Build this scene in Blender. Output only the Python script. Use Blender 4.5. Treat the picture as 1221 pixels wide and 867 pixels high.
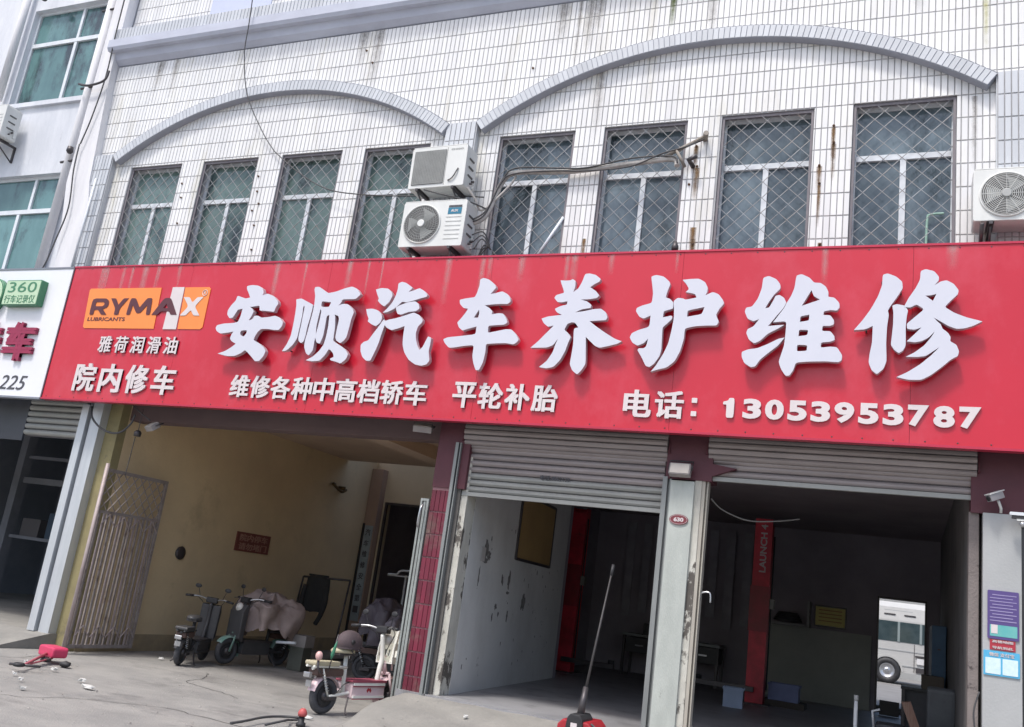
import bpy, bmesh, math, random
from mathutils import Vector, Matrix, noise
random.seed(7)
PI = math.pi
for o in list(bpy.data.objects):
    bpy.data.objects.remove(o)
scene = bpy.context.scene
COL = scene.collection

# ------------------------------------------------------------------ camera
cam_d = bpy.data.cameras.new('camera'); cam = bpy.data.objects.new('camera', cam_d); COL.objects.link(cam)
right = Vector((0.91635234, 0.37842367, 0.13074373))
down = Vector((0.02301412, 0.27622917, -0.96081621))
fwd = Vector((-0.39971083, 0.88345513, 0.24441416))
up = -down
cam.matrix_world = Matrix(((right.x, up.x, -fwd.x, 0), (right.y, up.y, -fwd.y, 0), (right.z, up.z, -fwd.z, 1.6), (0, 0, 0, 1)))
cam_d.sensor_width = 36; cam_d.lens = 1085.05 / 1221 * 36
cam_d.clip_start = 0.05; cam_d.clip_end = 2000
scene.camera = cam
scene.render.resolution_x = 1024; scene.render.resolution_y = 727

# ------------------------------------------------------------------ light: bright overcast street
SUN_EL, SUN_AZ = math.radians(62), math.radians(200)   # azimuth measured from +Y clockwise: behind the camera, to the left
world = bpy.data.worlds.new('World'); scene.world = world; world.use_nodes = True
wn = world.node_tree.nodes; wl = world.node_tree.links
sky = wn.new('ShaderNodeTexSky'); sky.sky_type = 'NISHITA'; sky.sun_disc = False
sky.sun_elevation = SUN_EL; sky.sun_rotation = SUN_AZ
sky.air_density = 1.0; sky.dust_density = 3.5; sky.ozone_density = 1.0
bg = wn['Background']; bg.inputs['Strength'].default_value = 0.15
wl.new(sky.outputs[0], bg.inputs['Color'])
sun_d = bpy.data.lights.new('sun', 'SUN'); sun_d.energy = 1.7; sun_d.angle = math.radians(8); sun_d.color = (1.0, 0.97, 0.93)
sun = bpy.data.objects.new('sun', sun_d); COL.objects.link(sun)
sd = Vector((math.sin(SUN_AZ) * math.cos(SUN_EL), math.cos(SUN_AZ) * math.cos(SUN_EL), math.sin(SUN_EL)))
sun.rotation_euler = sd.to_track_quat('Z', 'Y').to_euler()
scene.cycles.max_bounces = 16; scene.cycles.diffuse_bounces = 9; scene.cycles.transparent_max_bounces = 12
scene.view_settings.view_transform = 'Standard'; scene.view_settings.look = 'None'
scene.view_settings.exposure = 0.6; scene.view_settings.gamma = 1.0

# ------------------------------------------------------------------ materials
MATS = {}
def mat(name, col, rough=0.6, col2=None, nscale=3.0, amt=0.5, metal=0.0, bump=0.0, bscale=40.0, spec=0.5,
        stretch=(1, 1, 1), island=0.0, col3=None, n3=1.3, t3=(0.55, 0.75), alpha=1.0, coat=0.0, emit=None):
    if name in MATS: return MATS[name]
    m = bpy.data.materials.new(name); m.use_nodes = True
    nt = m.node_tree; N = nt.nodes; L = nt.links
    b = N['Principled BSDF']
    b.inputs['Base Color'].default_value = (*col, 1); b.inputs['Roughness'].default_value = rough
    b.inputs['Metallic'].default_value = metal; b.inputs['Specular IOR Level'].default_value = spec
    b.inputs['Alpha'].default_value = alpha; b.inputs['Coat Weight'].default_value = coat
    g = N.new('ShaderNodeNewGeometry'); mp = N.new('ShaderNodeMapping'); mp.inputs['Scale'].default_value = stretch
    L.new(g.outputs['Position'], mp.inputs['Vector'])
    out = None
    if col2:
        n = N.new('ShaderNodeTexNoise'); n.inputs['Scale'].default_value = nscale; n.inputs['Detail'].default_value = 5
        n.inputs['Roughness'].default_value = 0.65
        L.new(mp.outputs[0], n.inputs['Vector'])
        r = N.new('ShaderNodeMapRange'); r.inputs['From Min'].default_value = 0.35; r.inputs['From Max'].default_value = 0.65
        r.inputs['To Max'].default_value = amt
        L.new(n.outputs['Fac'], r.inputs['Value'])
        x = N.new('ShaderNodeMix'); x.data_type = 'RGBA'; x.inputs['A'].default_value = (*col, 1); x.inputs['B'].default_value = (*col2, 1)
        L.new(r.outputs[0], x.inputs['Factor']); out = x.outputs['Result']
    if col3:
        n = N.new('ShaderNodeTexNoise'); n.inputs['Scale'].default_value = n3; n.inputs['Detail'].default_value = 8
        n.inputs['Roughness'].default_value = 0.7
        L.new(mp.outputs[0], n.inputs['Vector'])
        r = N.new('ShaderNodeMapRange'); r.inputs['From Min'].default_value = t3[0]; r.inputs['From Max'].default_value = t3[1]
        L.new(n.outputs['Fac'], r.inputs['Value'])
        x = N.new('ShaderNodeMix'); x.data_type = 'RGBA'; x.inputs['B'].default_value = (*col3, 1)
        if out: L.new(out, x.inputs['A'])
        else: x.inputs['A'].default_value = (*col, 1)
        L.new(r.outputs[0], x.inputs['Factor']); out = x.outputs['Result']
    if island:
        oi = N.new('ShaderNodeObjectInfo')
        ad = N.new('ShaderNodeMath'); ad.operation = 'ADD'; L.new(g.outputs['Random Per Island'], ad.inputs[0]); L.new(oi.outputs['Random'], ad.inputs[1])
        fr = N.new('ShaderNodeMath'); fr.operation = 'FRACT'; L.new(ad.outputs[0], fr.inputs[0])
        r = N.new('ShaderNodeMapRange'); r.inputs['To Min'].default_value = 1 - island; r.inputs['To Max'].default_value = 1.0
        L.new(fr.outputs[0], r.inputs['Value'])
        x = N.new('ShaderNodeMix'); x.data_type = 'RGBA'; x.blend_type = 'MULTIPLY'; x.inputs['Factor'].default_value = 1
        if out: L.new(out, x.inputs['A'])
        else: x.inputs['A'].default_value = (*col, 1)
        L.new(r.outputs[0], x.inputs['B']); out = x.outputs['Result']
    if out: L.new(out, b.inputs['Base Color'])
    if bump:
        n = N.new('ShaderNodeTexNoise'); n.inputs['Scale'].default_value = bscale; n.inputs['Detail'].default_value = 6
        L.new(mp.outputs[0], n.inputs['Vector'])
        bp = N.new('ShaderNodeBump'); bp.inputs['Strength'].default_value = bump; bp.inputs['Distance'].default_value = 0.02
        L.new(n.outputs['Fac'], bp.inputs['Height']); L.new(bp.outputs[0], b.inputs['Normal'])
    if emit:
        b.inputs['Emission Color'].default_value = (*emit[0], 1); b.inputs['Emission Strength'].default_value = emit[1]
    MATS[name] = m
    return m

tile_m = mat('white_tile', (0.84, 0.84, 0.83), 0.28, (0.70, 0.70, 0.70), 0.9, 0.7, island=0.10, col3=(0.60, 0.57, 0.46), n3=0.8, t3=(0.55, 0.78), stretch=(3.2, 1, 0.45))
tile_b = mat('lavender_tile', (0.60, 0.625, 0.655), 0.35, (0.51, 0.53, 0.56), 1.7, 0.6, island=0.14, stretch=(1.5, 1, 0.6))
grout_m = mat('grout', (0.44, 0.445, 0.46), 0.9, (0.30, 0.30, 0.31), 2.5, 0.8)
plaster_m = mat('old_white_plaster', (0.70, 0.72, 0.76), 0.8, (0.52, 0.55, 0.60), 1.1, 0.8, bump=0.3, bscale=14, col3=(0.42, 0.43, 0.45), n3=1.6, t3=(0.60, 0.78), stretch=(2.0, 1, 0.5))
strip_m = mat('white_strip_paint', (0.76, 0.76, 0.78), 0.7, (0.58, 0.58, 0.60), 1.8, 0.6, bump=0.2, col3=(0.36, 0.35, 0.34), n3=2.1, t3=(0.66, 0.78), stretch=(2.4, 1, 0.35))
red_sign = mat('red_sign_panel', (0.54, 0.012, 0.034), 0.34, (0.48, 0.011, 0.030), 0.8, 0.6, bump=0.35, bscale=1.6, coat=0.15, col3=(0.56, 0.055, 0.085), n3=1.1, t3=(0.50, 0.80), stretch=(1.0, 1, 0.7))  # pinkish streaks paint the sky glare into the red
white_sign = mat('white_sign_panel', (0.78, 0.79, 0.82), 0.35, (0.70, 0.72, 0.76), 0.9, 0.5)
letter_w = mat('letter_white', (0.60, 0.61, 0.68), 0.35, (0.55, 0.56, 0.63), 1.6, 0.5)
letter_side = mat('letter_side_grey', (0.46, 0.38, 0.42), 0.4, (0.56, 0.49, 0.51), 4, 0.5)
flat_w = mat('flat_letter_white', (0.66, 0.60, 0.60), 0.45, (0.60, 0.54, 0.54), 6, 0.4)
orange_m = mat('logo_orange', (0.86, 0.26, 0.055), 0.4, (0.76, 0.22, 0.05), 2, 0.5)
dbrown_m = mat('logo_brown', (0.085, 0.02, 0.03), 0.5, (0.12, 0.03, 0.04), 3, 0.4)
maroon_l = mat('maroon_letter', (0.30, 0.02, 0.07), 0.5, (0.24, 0.02, 0.06), 4, 0.4)
dark_l = mat('dark_letter', (0.06, 0.06, 0.07), 0.5, (0.10, 0.10, 0.11), 6, 0.4)
green_p = mat('pale_green_plastic', (0.46, 0.62, 0.42), 0.4, (0.52, 0.66, 0.48), 3, 0.4)
green_d = mat('dark_green_plastic', (0.05, 0.20, 0.10), 0.4, (0.08, 0.26, 0.14), 4, 0.4)
conc_m = mat('concrete_yard', (0.315, 0.305, 0.285), 0.9, (0.225, 0.22, 0.21), 0.9, 0.9, bump=0.5, bscale=45, col3=(0.145, 0.14, 0.135), n3=0.8, t3=(0.53, 0.72), stretch=(1, 1.5, 1))
ramp_m = mat('concrete_ramp', (0.285, 0.275, 0.25), 0.9, (0.205, 0.20, 0.185), 1.6, 0.8, bump=0.4, bscale=24, col3=(0.20, 0.19, 0.18), n3=1.4, t3=(0.56, 0.74))
floor_m = mat('garage_floor', (0.32, 0.32, 0.33), 0.5, (0.23, 0.23, 0.24), 1.2, 0.9, bump=0.15, col3=(0.12, 0.12, 0.125), n3=1.8, t3=(0.55, 0.72))
yellow_w = mat('yellow_wall', (0.70, 0.56, 0.35), 0.85, (0.58, 0.46, 0.29), 0.8, 0.8, bump=0.15, bscale=18, col3=(0.46, 0.37, 0.23), n3=1.1, t3=(0.58, 0.80))
skirt_m = mat('grimy_wall_base', (0.42, 0.33, 0.20), 0.9, (0.26, 0.215, 0.15), 2.4, 0.9, bump=0.2)
beige_w = mat('beige_wall', (0.68, 0.60, 0.44), 0.85, (0.58, 0.50, 0.36), 1.0, 0.7, bump=0.15)
ceil_m = mat('brown_ceiling', (0.66, 0.51, 0.39), 0.9, (0.56, 0.42, 0.33), 0.9, 0.8, bump=0.1)
white_w = mat('garage_white_wall', (0.66, 0.67, 0.66), 0.8, (0.50, 0.50, 0.49), 0.9, 0.8, bump=0.15, col3=(0.085, 0.08, 0.075), n3=3.4, t3=(0.655, 0.72), stretch=(1, 1, 0.75))
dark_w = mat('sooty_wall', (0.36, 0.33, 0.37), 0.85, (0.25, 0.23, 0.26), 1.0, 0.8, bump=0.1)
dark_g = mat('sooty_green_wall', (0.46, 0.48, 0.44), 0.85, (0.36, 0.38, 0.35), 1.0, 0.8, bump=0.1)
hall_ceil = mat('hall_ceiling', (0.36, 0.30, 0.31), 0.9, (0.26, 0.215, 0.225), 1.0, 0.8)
maroon_m = mat('maroon_paint', (0.105, 0.028, 0.04), 0.6, (0.075, 0.022, 0.032), 2.2, 0.7, bump=0.1)
redtile_m = mat('red_tile', (0.20, 0.018, 0.045), 0.4, (0.15, 0.025, 0.045), 2.5, 0.7, island=0.35, col3=(0.20, 0.15, 0.125), n3=2.2, t3=(0.52, 0.70))
redgrout_m = mat('pink_grout', (0.30, 0.15, 0.17), 0.85, (0.22, 0.13, 0.13), 4, 0.7)
pillar_w = mat('pillar_white_paint', (0.46, 0.49, 0.455), 0.75, (0.34, 0.365, 0.34), 1.7, 0.7, bump=0.2, col3=(0.19, 0.18, 0.165), n3=2.8, t3=(0.655, 0.70), stretch=(2, 1, 0.8))
pillar_g = mat('pillar_grey_paint', (0.42, 0.43, 0.43), 0.7, (0.34, 0.35, 0.35), 1.2, 0.7, bump=0.1)
chip_m = mat('chipped_paint', (0.60, 0.59, 0.53), 0.8, (0.42, 0.41, 0.36), 3, 0.8, bump=0.6, bscale=20, col3=(0.10, 0.09, 0.08), n3=5, t3=(0.53, 0.57), stretch=(1, 1, 0.5))
alu_m = mat('brushed_aluminium', (0.58, 0.61, 0.64), 0.4, (0.46, 0.49, 0.52), 3, 0.6, metal=0.35, stretch=(3, 3, 0.4))
white_alu = mat('white_aluminium', (0.72, 0.76, 0.80), 0.4, (0.56, 0.58, 0.60), 5, 0.6, col3=(0.30, 0.27, 0.25), n3=9, t3=(0.64, 0.72))
rail_m = mat('galvanised_rail', (0.27, 0.285, 0.28), 0.55, (0.19, 0.20, 0.20), 3, 0.7, metal=0.3, stretch=(3, 3, 0.4))
slat_m = mat('shutter_slat', (0.36, 0.32, 0.315), 0.55, (0.28, 0.245, 0.24), 1.4, 0.8, metal=0.15, island=0.10, stretch=(1, 1, 3))
slat_l = mat('shutter_slat_pale', (0.36, 0.365, 0.345), 0.5, (0.28, 0.285, 0.27), 1.4, 0.8, metal=0.15, island=0.08)
grille_m = mat('grille_steel', (0.31, 0.33, 0.35), 0.6, (0.26, 0.24, 0.22), 6, 0.8, metal=0.2, col3=(.20,.13,.09), n3=4, t3=(.60,.72))
wframe_m = mat('grille_frame_dark', (0.15, 0.14, 0.16), 0.6, (0.22, 0.20, 0.21), 4, 0.7)
black_m = mat('black_rubber', (0.022, 0.022, 0.025), 0.6, (0.04, 0.04, 0.042), 8, 0.6)
tyre_m = mat('dusty_tyre', (0.05, 0.052, 0.06), 0.8, (0.085, 0.085, 0.09), 9, 0.7, bump=0.3, bscale=90)
dkmetal_m = mat('dark_metal', (0.07, 0.065, 0.07), 0.45, (0.11, 0.10, 0.10), 7, 0.6, metal=0.5)
chrome_m = mat('dull_chrome', (0.55, 0.56, 0.58), 0.3, (0.40, 0.41, 0.42), 9, 0.5, metal=0.8)
rust_m = mat('rusty_steel', (0.27, 0.23, 0.215), 0.75, (0.36, 0.32, 0.30), 6, 0.8, metal=0.2, col3=(0.14, 0.10, 0.085), n3=5, t3=(0.54, 0.68))
stile_m = mat('pale_rusted_stile', (0.44, 0.37, 0.36), 0.6, (0.30, 0.24, 0.23), 5, 0.7, metal=0.2)
red_m = mat('machine_red', (0.42, 0.02, 0.03), 0.45, (0.30, 0.02, 0.03), 3, 0.7)
lift_red = mat('lift_red', (0.72, 0.04, 0.07), 0.5, (0.24, 0.02, 0.03), 1.6, 0.8, col3=(0.07, 0.03, 0.03), n3=3, t3=(0.60, 0.75))
ac_m = mat('ac_casing', (0.70, 0.71, 0.69), 0.45, (0.60, 0.61, 0.59), 2.5, 0.7, col3=(0.48, 0.44, 0.38), n3=3, t3=(0.62, 0.80), stretch=(2, 2, 0.8))
ac_grill = mat('ac_grille', (0.36, 0.37, 0.36), 0.5, (0.28, 0.29, 0.28), 6, 0.6)
ac_dark = mat('ac_recess', (0.11, 0.11, 0.11), 0.7, (0.16, 0.16, 0.155), 5, 0.6)
ac_fan = mat('ac_fan_plastic', (0.40, 0.41, 0.40), 0.5, (0.33, 0.34, 0.33), 5, 0.6)
cable_m = mat('black_cable', (0.05, 0.05, 0.055), 0.6, (0.09, 0.09, 0.09), 6, 0.6)
pipe_w = mat('wrapped_pipe', (0.55, 0.53, 0.50), 0.7, (0.32, 0.30, 0.28), 8, 0.8, bump=0.3)
brown_sg = mat('brown_board', (0.20, 0.06, 0.045), 0.7, (0.15, 0.05, 0.04), 4, 0.6)
brown_tx = mat('faded_lettering', (0.42, 0.23, 0.18), 0.8, (0.33, 0.18, 0.14), 8, 0.6)

def glass(name, c1, c2, tr):
    m = mat(name, c1, 0.07, c2, 1.1, 1.0, stretch=(1.8, 1, 0.8), spec=0.6, island=.38, col3=(.06, .085, .10), n3=.9, t3=(.50, .64), bump=.12, bscale=2.2)  # pale and dark blotches paint building reflections into the pane colour
    nt = m.node_tree; N = nt.nodes; L = nt.links
    mx = N.new('ShaderNodeMixShader'); t = N.new('ShaderNodeBsdfTransparent'); t.inputs['Color'].default_value = (0.75, 0.85, 0.85, 1)
    mx.inputs['Fac'].default_value = tr
    L.new(N['Principled BSDF'].outputs[0], mx.inputs[1]); L.new(t.outputs[0], mx.inputs[2]); L.new(mx.outputs[0], N['Material Output'].inputs['Surface'])
    return m
glass_teal = glass('teal_glass', (0.17, 0.26, 0.25), (0.27, 0.38, 0.36), 0.24)
glass_blue = glass('grey_blue_glass', (0.13, 0.175, 0.215), (0.26, 0.33, 0.375), 0.26)
glass_green = glass('green_tinted_glass', (0.13, 0.26, 0.27), (0.19, 0.36, 0.36), 0.15)

# ------------------------------------------------------------------ geometry helpers
class MB:
    def __init__(s): s.v = []; s.f = []; s.sm = []; s.mi = []; s.m = 0
    def face(s, idx, smooth=False): s.f.append(idx); s.sm.append(smooth); s.mi.append(s.m)
    def box(s, x0, x1, y0, y1, z0, z1, faces='all'):
        b = len(s.v)
        s.v += [(x0, y0, z0), (x1, y0, z0), (x1, y1, z0), (x0, y1, z0), (x0, y0, z1), (x1, y0, z1), (x1, y1, z1), (x0, y1, z1)]
        for q in ((0, 1, 5, 4), (1, 2, 6, 5), (2, 3, 7, 6), (3, 0, 4, 7), (4, 5, 6, 7), (3, 2, 1, 0)):
            s.face([b + i for i in q])
        return s
    def obox(s, c, ax, ay, az):      # oriented box: centre and three half vectors
        b = len(s.v); c = Vector(c); ax = Vector(ax); ay = Vector(ay); az = Vector(az)
        for k in (-1, 1):
            for i, j in ((-1, -1), (1, -1), (1, 1), (-1, 1)):
                s.v.append(tuple(c + ax * i + ay * j + az * k))
        for q in ((0, 1, 5, 4), (1, 2, 6, 5), (2, 3, 7, 6), (3, 0, 4, 7), (4, 5, 6, 7), (3, 2, 1, 0)):
            s.face([b + i for i in q])
        return s
    def bbox(s, x0, x1, y0, y1, z0, z1, r=0.02, seg=3):   # box with rounded vertical-profile edges (rounded in X-Z, length along Y)
        pts = []
        for cx, cz, a0 in ((x1 - r, z0 + r, -90), (x1 - r, z1 - r, 0), (x0 + r, z1 - r, 90), (x0 + r, z0 + r, 180)):
            for i in range(seg + 1):
                a = math.radians(a0 + 90 * i / seg); pts.append((cx + r * math.cos(a), cz + r * math.sin(a)))
        s.prism_y(pts, y0, y1)
        return s
    def prism_y(s, pts, y0, y1):     # x,z outline extruded along y
        b = len(s.v); n = len(pts)
        s.v += [(p[0], y0, p[1]) for p in pts] + [(p[0], y1, p[1]) for p in pts]
        s.face([b + i for i in range(n)]); s.face([b + n + i for i in reversed(range(n))])
        for i in range(n): j = (i + 1) % n; s.face([b + i, b + n + i, b + n + j, b + j])
        return s
    def prism_x(s, pts, x0, x1):     # y,z outline extruded along x
        b = len(s.v); n = len(pts)
        s.v += [(x0, p[0], p[1]) for p in pts] + [(x1, p[0], p[1]) for p in pts]
        s.face([b + i for i in range(n)]); s.face([b + n + i for i in reversed(range(n))])
        for i in range(n): j = (i + 1) % n; s.face([b + i, b + n + i, b + n + j, b + j])
        return s
    def prism_z(s, pts, z0, z1):
        b = len(s.v); n = len(pts)
        s.v += [(p[0], p[1], z0) for p in pts] + [(p[0], p[1], z1) for p in pts]
        s.face([b + i for i in reversed(range(n))]); s.face([b + n + i for i in range(n)])
        for i in range(n): j = (i + 1) % n; s.face([b + i, b + j, b + n + j, b + n + i])
        return s
    def tube(s, pts, r, n=8, cap=True):
        pts = [Vector(p) for p in pts]; rs = r if isinstance(r, (list, tuple)) else [r] * len(pts)
        b = len(s.v); nrm = None
        for i, p in enumerate(pts):
            d = (pts[min(i + 1, len(pts) - 1)] - pts[max(i - 1, 0)])
            if d.length < 1e-9: d = Vector((0, 0, 1))
            d.normalize()
            if nrm is None:
                nrm = d.orthogonal().normalized()
            else:
                nrm = (nrm - d * nrm.dot(d)); nrm = nrm.normalized() if nrm.length > 1e-6 else d.orthogonal().normalized()
            bi = d.cross(nrm)
            for k in range(n):
                a = 2 * PI * k / n; q = p + (nrm * math.cos(a) + bi * math.sin(a)) * rs[i]; s.v.append(tuple(q))
        for i in range(len(pts) - 1):
            for k in range(n):
                a = b + i * n + k; c = b + i * n + (k + 1) % n
                s.face([a, c, c + n, a + n], n > 5)
        if cap:
            s.face([b + k for k in reversed(range(n))]); e = b + (len(pts) - 1) * n; s.face([e + k for k in range(n)])
        return s
    def lathe(s, prof, c, axis='z', n=20):   # prof: (radius, height)
        b = len(s.v); c = Vector(c)
        ax = {'x': (Vector((1, 0, 0)), Vector((0, 1, 0)), Vector((0, 0, 1))), 'y': (Vector((0, 1, 0)), Vector((0, 0, 1)), Vector((1, 0, 0))), 'z': (Vector((0, 0, 1)), Vector((1, 0, 0)), Vector((0, 1, 0)))}[axis] if isinstance(axis, str) else axis
        for r, h in prof:
            for k in range(n):
                a = 2 * PI * k / n; s.v.append(tuple(c + ax[0] * h + (ax[1] * math.cos(a) + ax[2] * math.sin(a)) * r))
        for i in range(len(prof) - 1):
            for k in range(n):
                a = b + i * n + k; d = b + i * n + (k + 1) % n
                s.face([a, d, d + n, a + n], True)
        s.face([b + k for k in reversed(range(n))]); e = b + (len(prof) - 1) * n; s.face([e + k for k in range(n)])
        return s
    def torus(s, c, R, r, axis='y', n=28, m=10, sx=1.0):
        c = Vector(c); ax = {'x': (Vector((1, 0, 0)), Vector((0, 1, 0)), Vector((0, 0, 1))), 'y': (Vector((0, 1, 0)), Vector((0, 0, 1)), Vector((1, 0, 0))), 'z': (Vector((0, 0, 1)), Vector((1, 0, 0)), Vector((0, 1, 0)))}[axis]
        b = len(s.v)
        for i in range(n):
            a = 2 * PI * i / n; d = ax[1] * math.cos(a) + ax[2] * math.sin(a)
            for k in range(m):
                t = 2 * PI * k / m; s.v.append(tuple(c + d * (R + r * math.cos(t)) + ax[0] * (r * sx * math.sin(t))))
        for i in range(n):
            for k in range(m):
                a = b + i * m + k; a2 = b + i * m + (k + 1) % m; c2 = b + ((i + 1) % n) * m + (k + 1) % m; c1 = b + ((i + 1) % n) * m + k
                s.face([a, a2, c2, c1], True)
        return s
    def ellipsoid(s, c, rx, ry, rz, n=16, m=10, z0=-1.0, warp=0):
        b = len(s.v)
        for i in range(m + 1):
            t = -PI / 2 + PI * i / m; zz = max(math.sin(t), z0); cr = math.cos(t) if zz > z0 else math.cos(math.asin(z0))
            for k in range(n):
                a = 2 * PI * k / n; w = 1 + warp * (random.random() - 0.5)
                s.v.append((c[0] + rx * cr * math.cos(a) * w, c[1] + ry * cr * math.sin(a) * w, c[2] + rz * zz * w))
        for i in range(m):
            for k in range(n):
                a = b + i * n + k; d = b + i * n + (k + 1) % n; s.face([a, d, d + n, a + n], True)
        return s
    def rot(s, ang, axis='Z', c=(0, 0, 0)):
        R = Matrix.Rotation(ang, 3, axis); c = Vector(c); s.v = [tuple(R @ (Vector(p) - c) + c) for p in s.v]; return s
    def build(s, name, m, parent=None, bev=0):
        me = bpy.data.meshes.new(name); me.from_pydata(s.v, [], s.f)
        ms = m if isinstance(m, (list, tuple)) else [m]
        for q in ms: me.materials.append(q)
        me.polygons.foreach_set('use_smooth', s.sm); me.polygons.foreach_set('material_index', s.mi)
        bm = bmesh.new(); bm.from_mesh(me); bmesh.ops.recalc_face_normals(bm, faces=bm.faces)
        if bev:
            bmesh.ops.bevel(bm, geom=[e for e in bm.edges if len(e.link_faces) == 2 and e.calc_face_angle(0) > 0.6], offset=bev, segments=2, affect='EDGES', profile=0.6)
        bm.to_mesh(me); bm.free(); me.update()
        return link(name, me, parent)
def link(name, me, parent=None):
    o = bpy.data.objects.new(name, me); COL.objects.link(o)
    if parent:
        o.parent = parent
        o.matrix_parent_inverse = world_of(parent).inverted()
    return o
def world_of(o):
    m = Matrix.LocRotScale(o.location, o.rotation_euler, o.scale)
    if o.parent: m = world_of(o.parent) @ o.matrix_parent_inverse @ m
    return m
def local(o):                    # geometry of a child given in its parent's own space
    o.matrix_parent_inverse = Matrix.Identity(4); return o
def tag(o, label=None, cat=None, group=None, kind=None):
    if label: o['label'] = label
    if cat: o['category'] = cat
    if group: o['group'] = group
    if kind: o['kind'] = kind
    return o
def empty(name, loc, label=None, cat=None, group=None, rz=0):
    o = bpy.data.objects.new(name, None); COL.objects.link(o); o.location = loc; o.rotation_euler = (0, 0, rz); o.empty_display_size = 0.2
    return tag(o, label, cat, group)
def smooth_path(pts, k=6):
    P = [Vector(p) for p in pts]; out = []
    for i in range(len(P) - 1):
        a = P[max(i - 1, 0)]; b = P[i]; c = P[i + 1]; d = P[min(i + 2, len(P) - 1)]
        for j in range(k):
            t = j / k
            out.append(0.5 * ((2 * b) + (c - a) * t + (2 * a - 5 * b + 4 * c - d) * t * t + (3 * b - a - 3 * c + d) * t ** 3))
    out.append(P[-1]); return out
def sag(a, b, drop, n=10):
    a = Vector(a); b = Vector(b)
    return [a.lerp(b, i / n) + Vector((0, 0, -drop * 4 * (i / n) * (1 - i / n))) for i in range(n + 1)]

def curve_mesh(cu, name):
    ob = bpy.data.objects.new('tmp', cu); COL.objects.link(ob)
    bpy.context.view_layer.update()
    me = bpy.data.meshes.new_from_object(ob.evaluated_get(bpy.context.evaluated_depsgraph_get()))
    bpy.data.objects.remove(ob); bpy.data.curves.remove(cu); me.name = name
    return me
def glyph(name, outlines, yfront, depth, m_front, m_side, parent, off=0.0):
    """outlines: list of closed x,z loops (first is the outline, the rest are holes)"""
    cu = bpy.data.curves.new(name, 'CURVE'); cu.dimensions = '2D'; cu.fill_mode = 'BOTH'; cu.extrude = depth / 2
    for lp in outlines:
        q = []
        n = len(lp)
        for i in range(n):     # round the traced corners a little
            a = Vector(lp[i - 1]); b = Vector(lp[i]); c = Vector(lp[(i + 1) % n])
            ang = (b - a).angle(c - b) if (b - a).length > 1e-6 and (c - b).length > 1e-6 else 0
            if ang > 1.75: q.append(b)
            else: q += [b.lerp(a, 0.22), b * 0.9 + (a + c) * 0.05, b.lerp(c, 0.22)]
        sp = cu.splines.new('POLY'); sp.points.add(len(q) - 1); sp.use_cyclic_u = True
        for i, p in enumerate(q): sp.points[i].co = (p.x, p.y, 0, 1)
    me = curve_mesh(cu, name)
    me.materials.clear(); me.materials.append(m_front); me.materials.append(m_side)
    for v in me.vertices:
        x, y, z = v.co; v.co = (x, yfront + depth / 2 - z - off, y)
    me.update()
    for p in me.polygons:
        p.material_index = 0 if abs(p.normal.y) > 0.7 else 1; p.use_smooth = False
    return link(name, me, parent)
def text(name, s, x0, x1, z0, z1, y, depth, m, parent, bold=0.02, shear=0.0, side=None):
    """text run fitted into x0..x1, z0..z1 on a plane facing -Y; CJK glyphs are emboldened with shifted layers"""
    cjk = any(ord(c) > 0x2e80 for c in s)
    cu = bpy.data.curves.new(name, 'FONT'); cu.body = s; cu.size = 1; cu.offset = 0 if cjk else bold; cu.extrude = 0.5; cu.shear = shear
    cu.resolution_u = 3 if cjk else 4
    me = curve_mesh(cu, name)
    n0 = len(me.vertices)
    if not n0: return None
    V = [tuple(v.co) for v in me.vertices]; Fc = [tuple(p.vertices) for p in me.polygons]; bpy.data.meshes.remove(me)
    if cjk and bold > .004:
        v2 = []; f2 = []
        d = bold
        for k, (dx, dy) in enumerate(((0, 0), (d, d * .6), (-d, -d * .6), (-d, d * .6), (d, -d * .6))):
            o = len(v2); e = .0007 * k / depth
            v2 += [(x + dx, yy + dy, z + (e if z > 0 else 0)) for x, yy, z in V]; f2 += [tuple(i + o for i in f) for f in Fc]
        V, Fc = v2, f2
    xs = [v[0] for v in V]; ys = [v[1] for v in V]
    a, b, c, d = min(xs), max(xs), min(ys), max(ys)
    V = [(x0 + (vx - a) / (b - a) * (x1 - x0), y - (vz + 0.5) * depth, z0 + (vy - c) / (d - c) * (z1 - z0)) for vx, vy, vz in V]
    me = bpy.data.meshes.new(name); me.from_pydata(V, [], Fc)
    me.materials.append(m)
    if side: me.materials.append(side)
    me.update()
    for p in me.polygons:
        p.use_smooth = False
        if side: p.material_index = 0 if abs(p.normal.y) > 0.7 else 1
    return link(name, me, parent)
def chars(s, x0, x1, z0, z1, y, depth, m, parent, w=None, gap=0.12, bold=0.03, side=None, dz=0.0, shear=0.0, name='character'):
    """each character its own raised piece, evenly spaced"""
    n = len(s); cell = (x1 - x0) / (n - gap); cw = cell * (1 - gap)
    for i, ch in enumerate(s):
        a = x0 + i * cell; zz = dz * i
        if ch == '1':
            q = [(.30, 0), (.72, 0), (.72, 1), (.44, 1), (.36, .86), (.10, .80), (.10, .66), (.30, .66)]
            glyph(name, [[(a + cw * u, z0 + zz + (z1 - z0) * w) for u, w in q]], y - depth, depth, m, side or m, parent)
        elif ch in ':：':
            MB().bbox(a + cw * .1, a + cw * .42, y - depth, y, z0 + zz, z0 + zz + (z1 - z0) * .22, .01).bbox(a + cw * .1, a + cw * .42, y - depth, y, z0 + zz + (z1 - z0) * .5, z0 + zz + (z1 - z0) * .72, .01).build(name, m, parent)
        else: text(name, ch, a, a + cw, z0 + zz, z1 + zz, y, depth, m, parent, bold, side=side, shear=shear)

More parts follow.
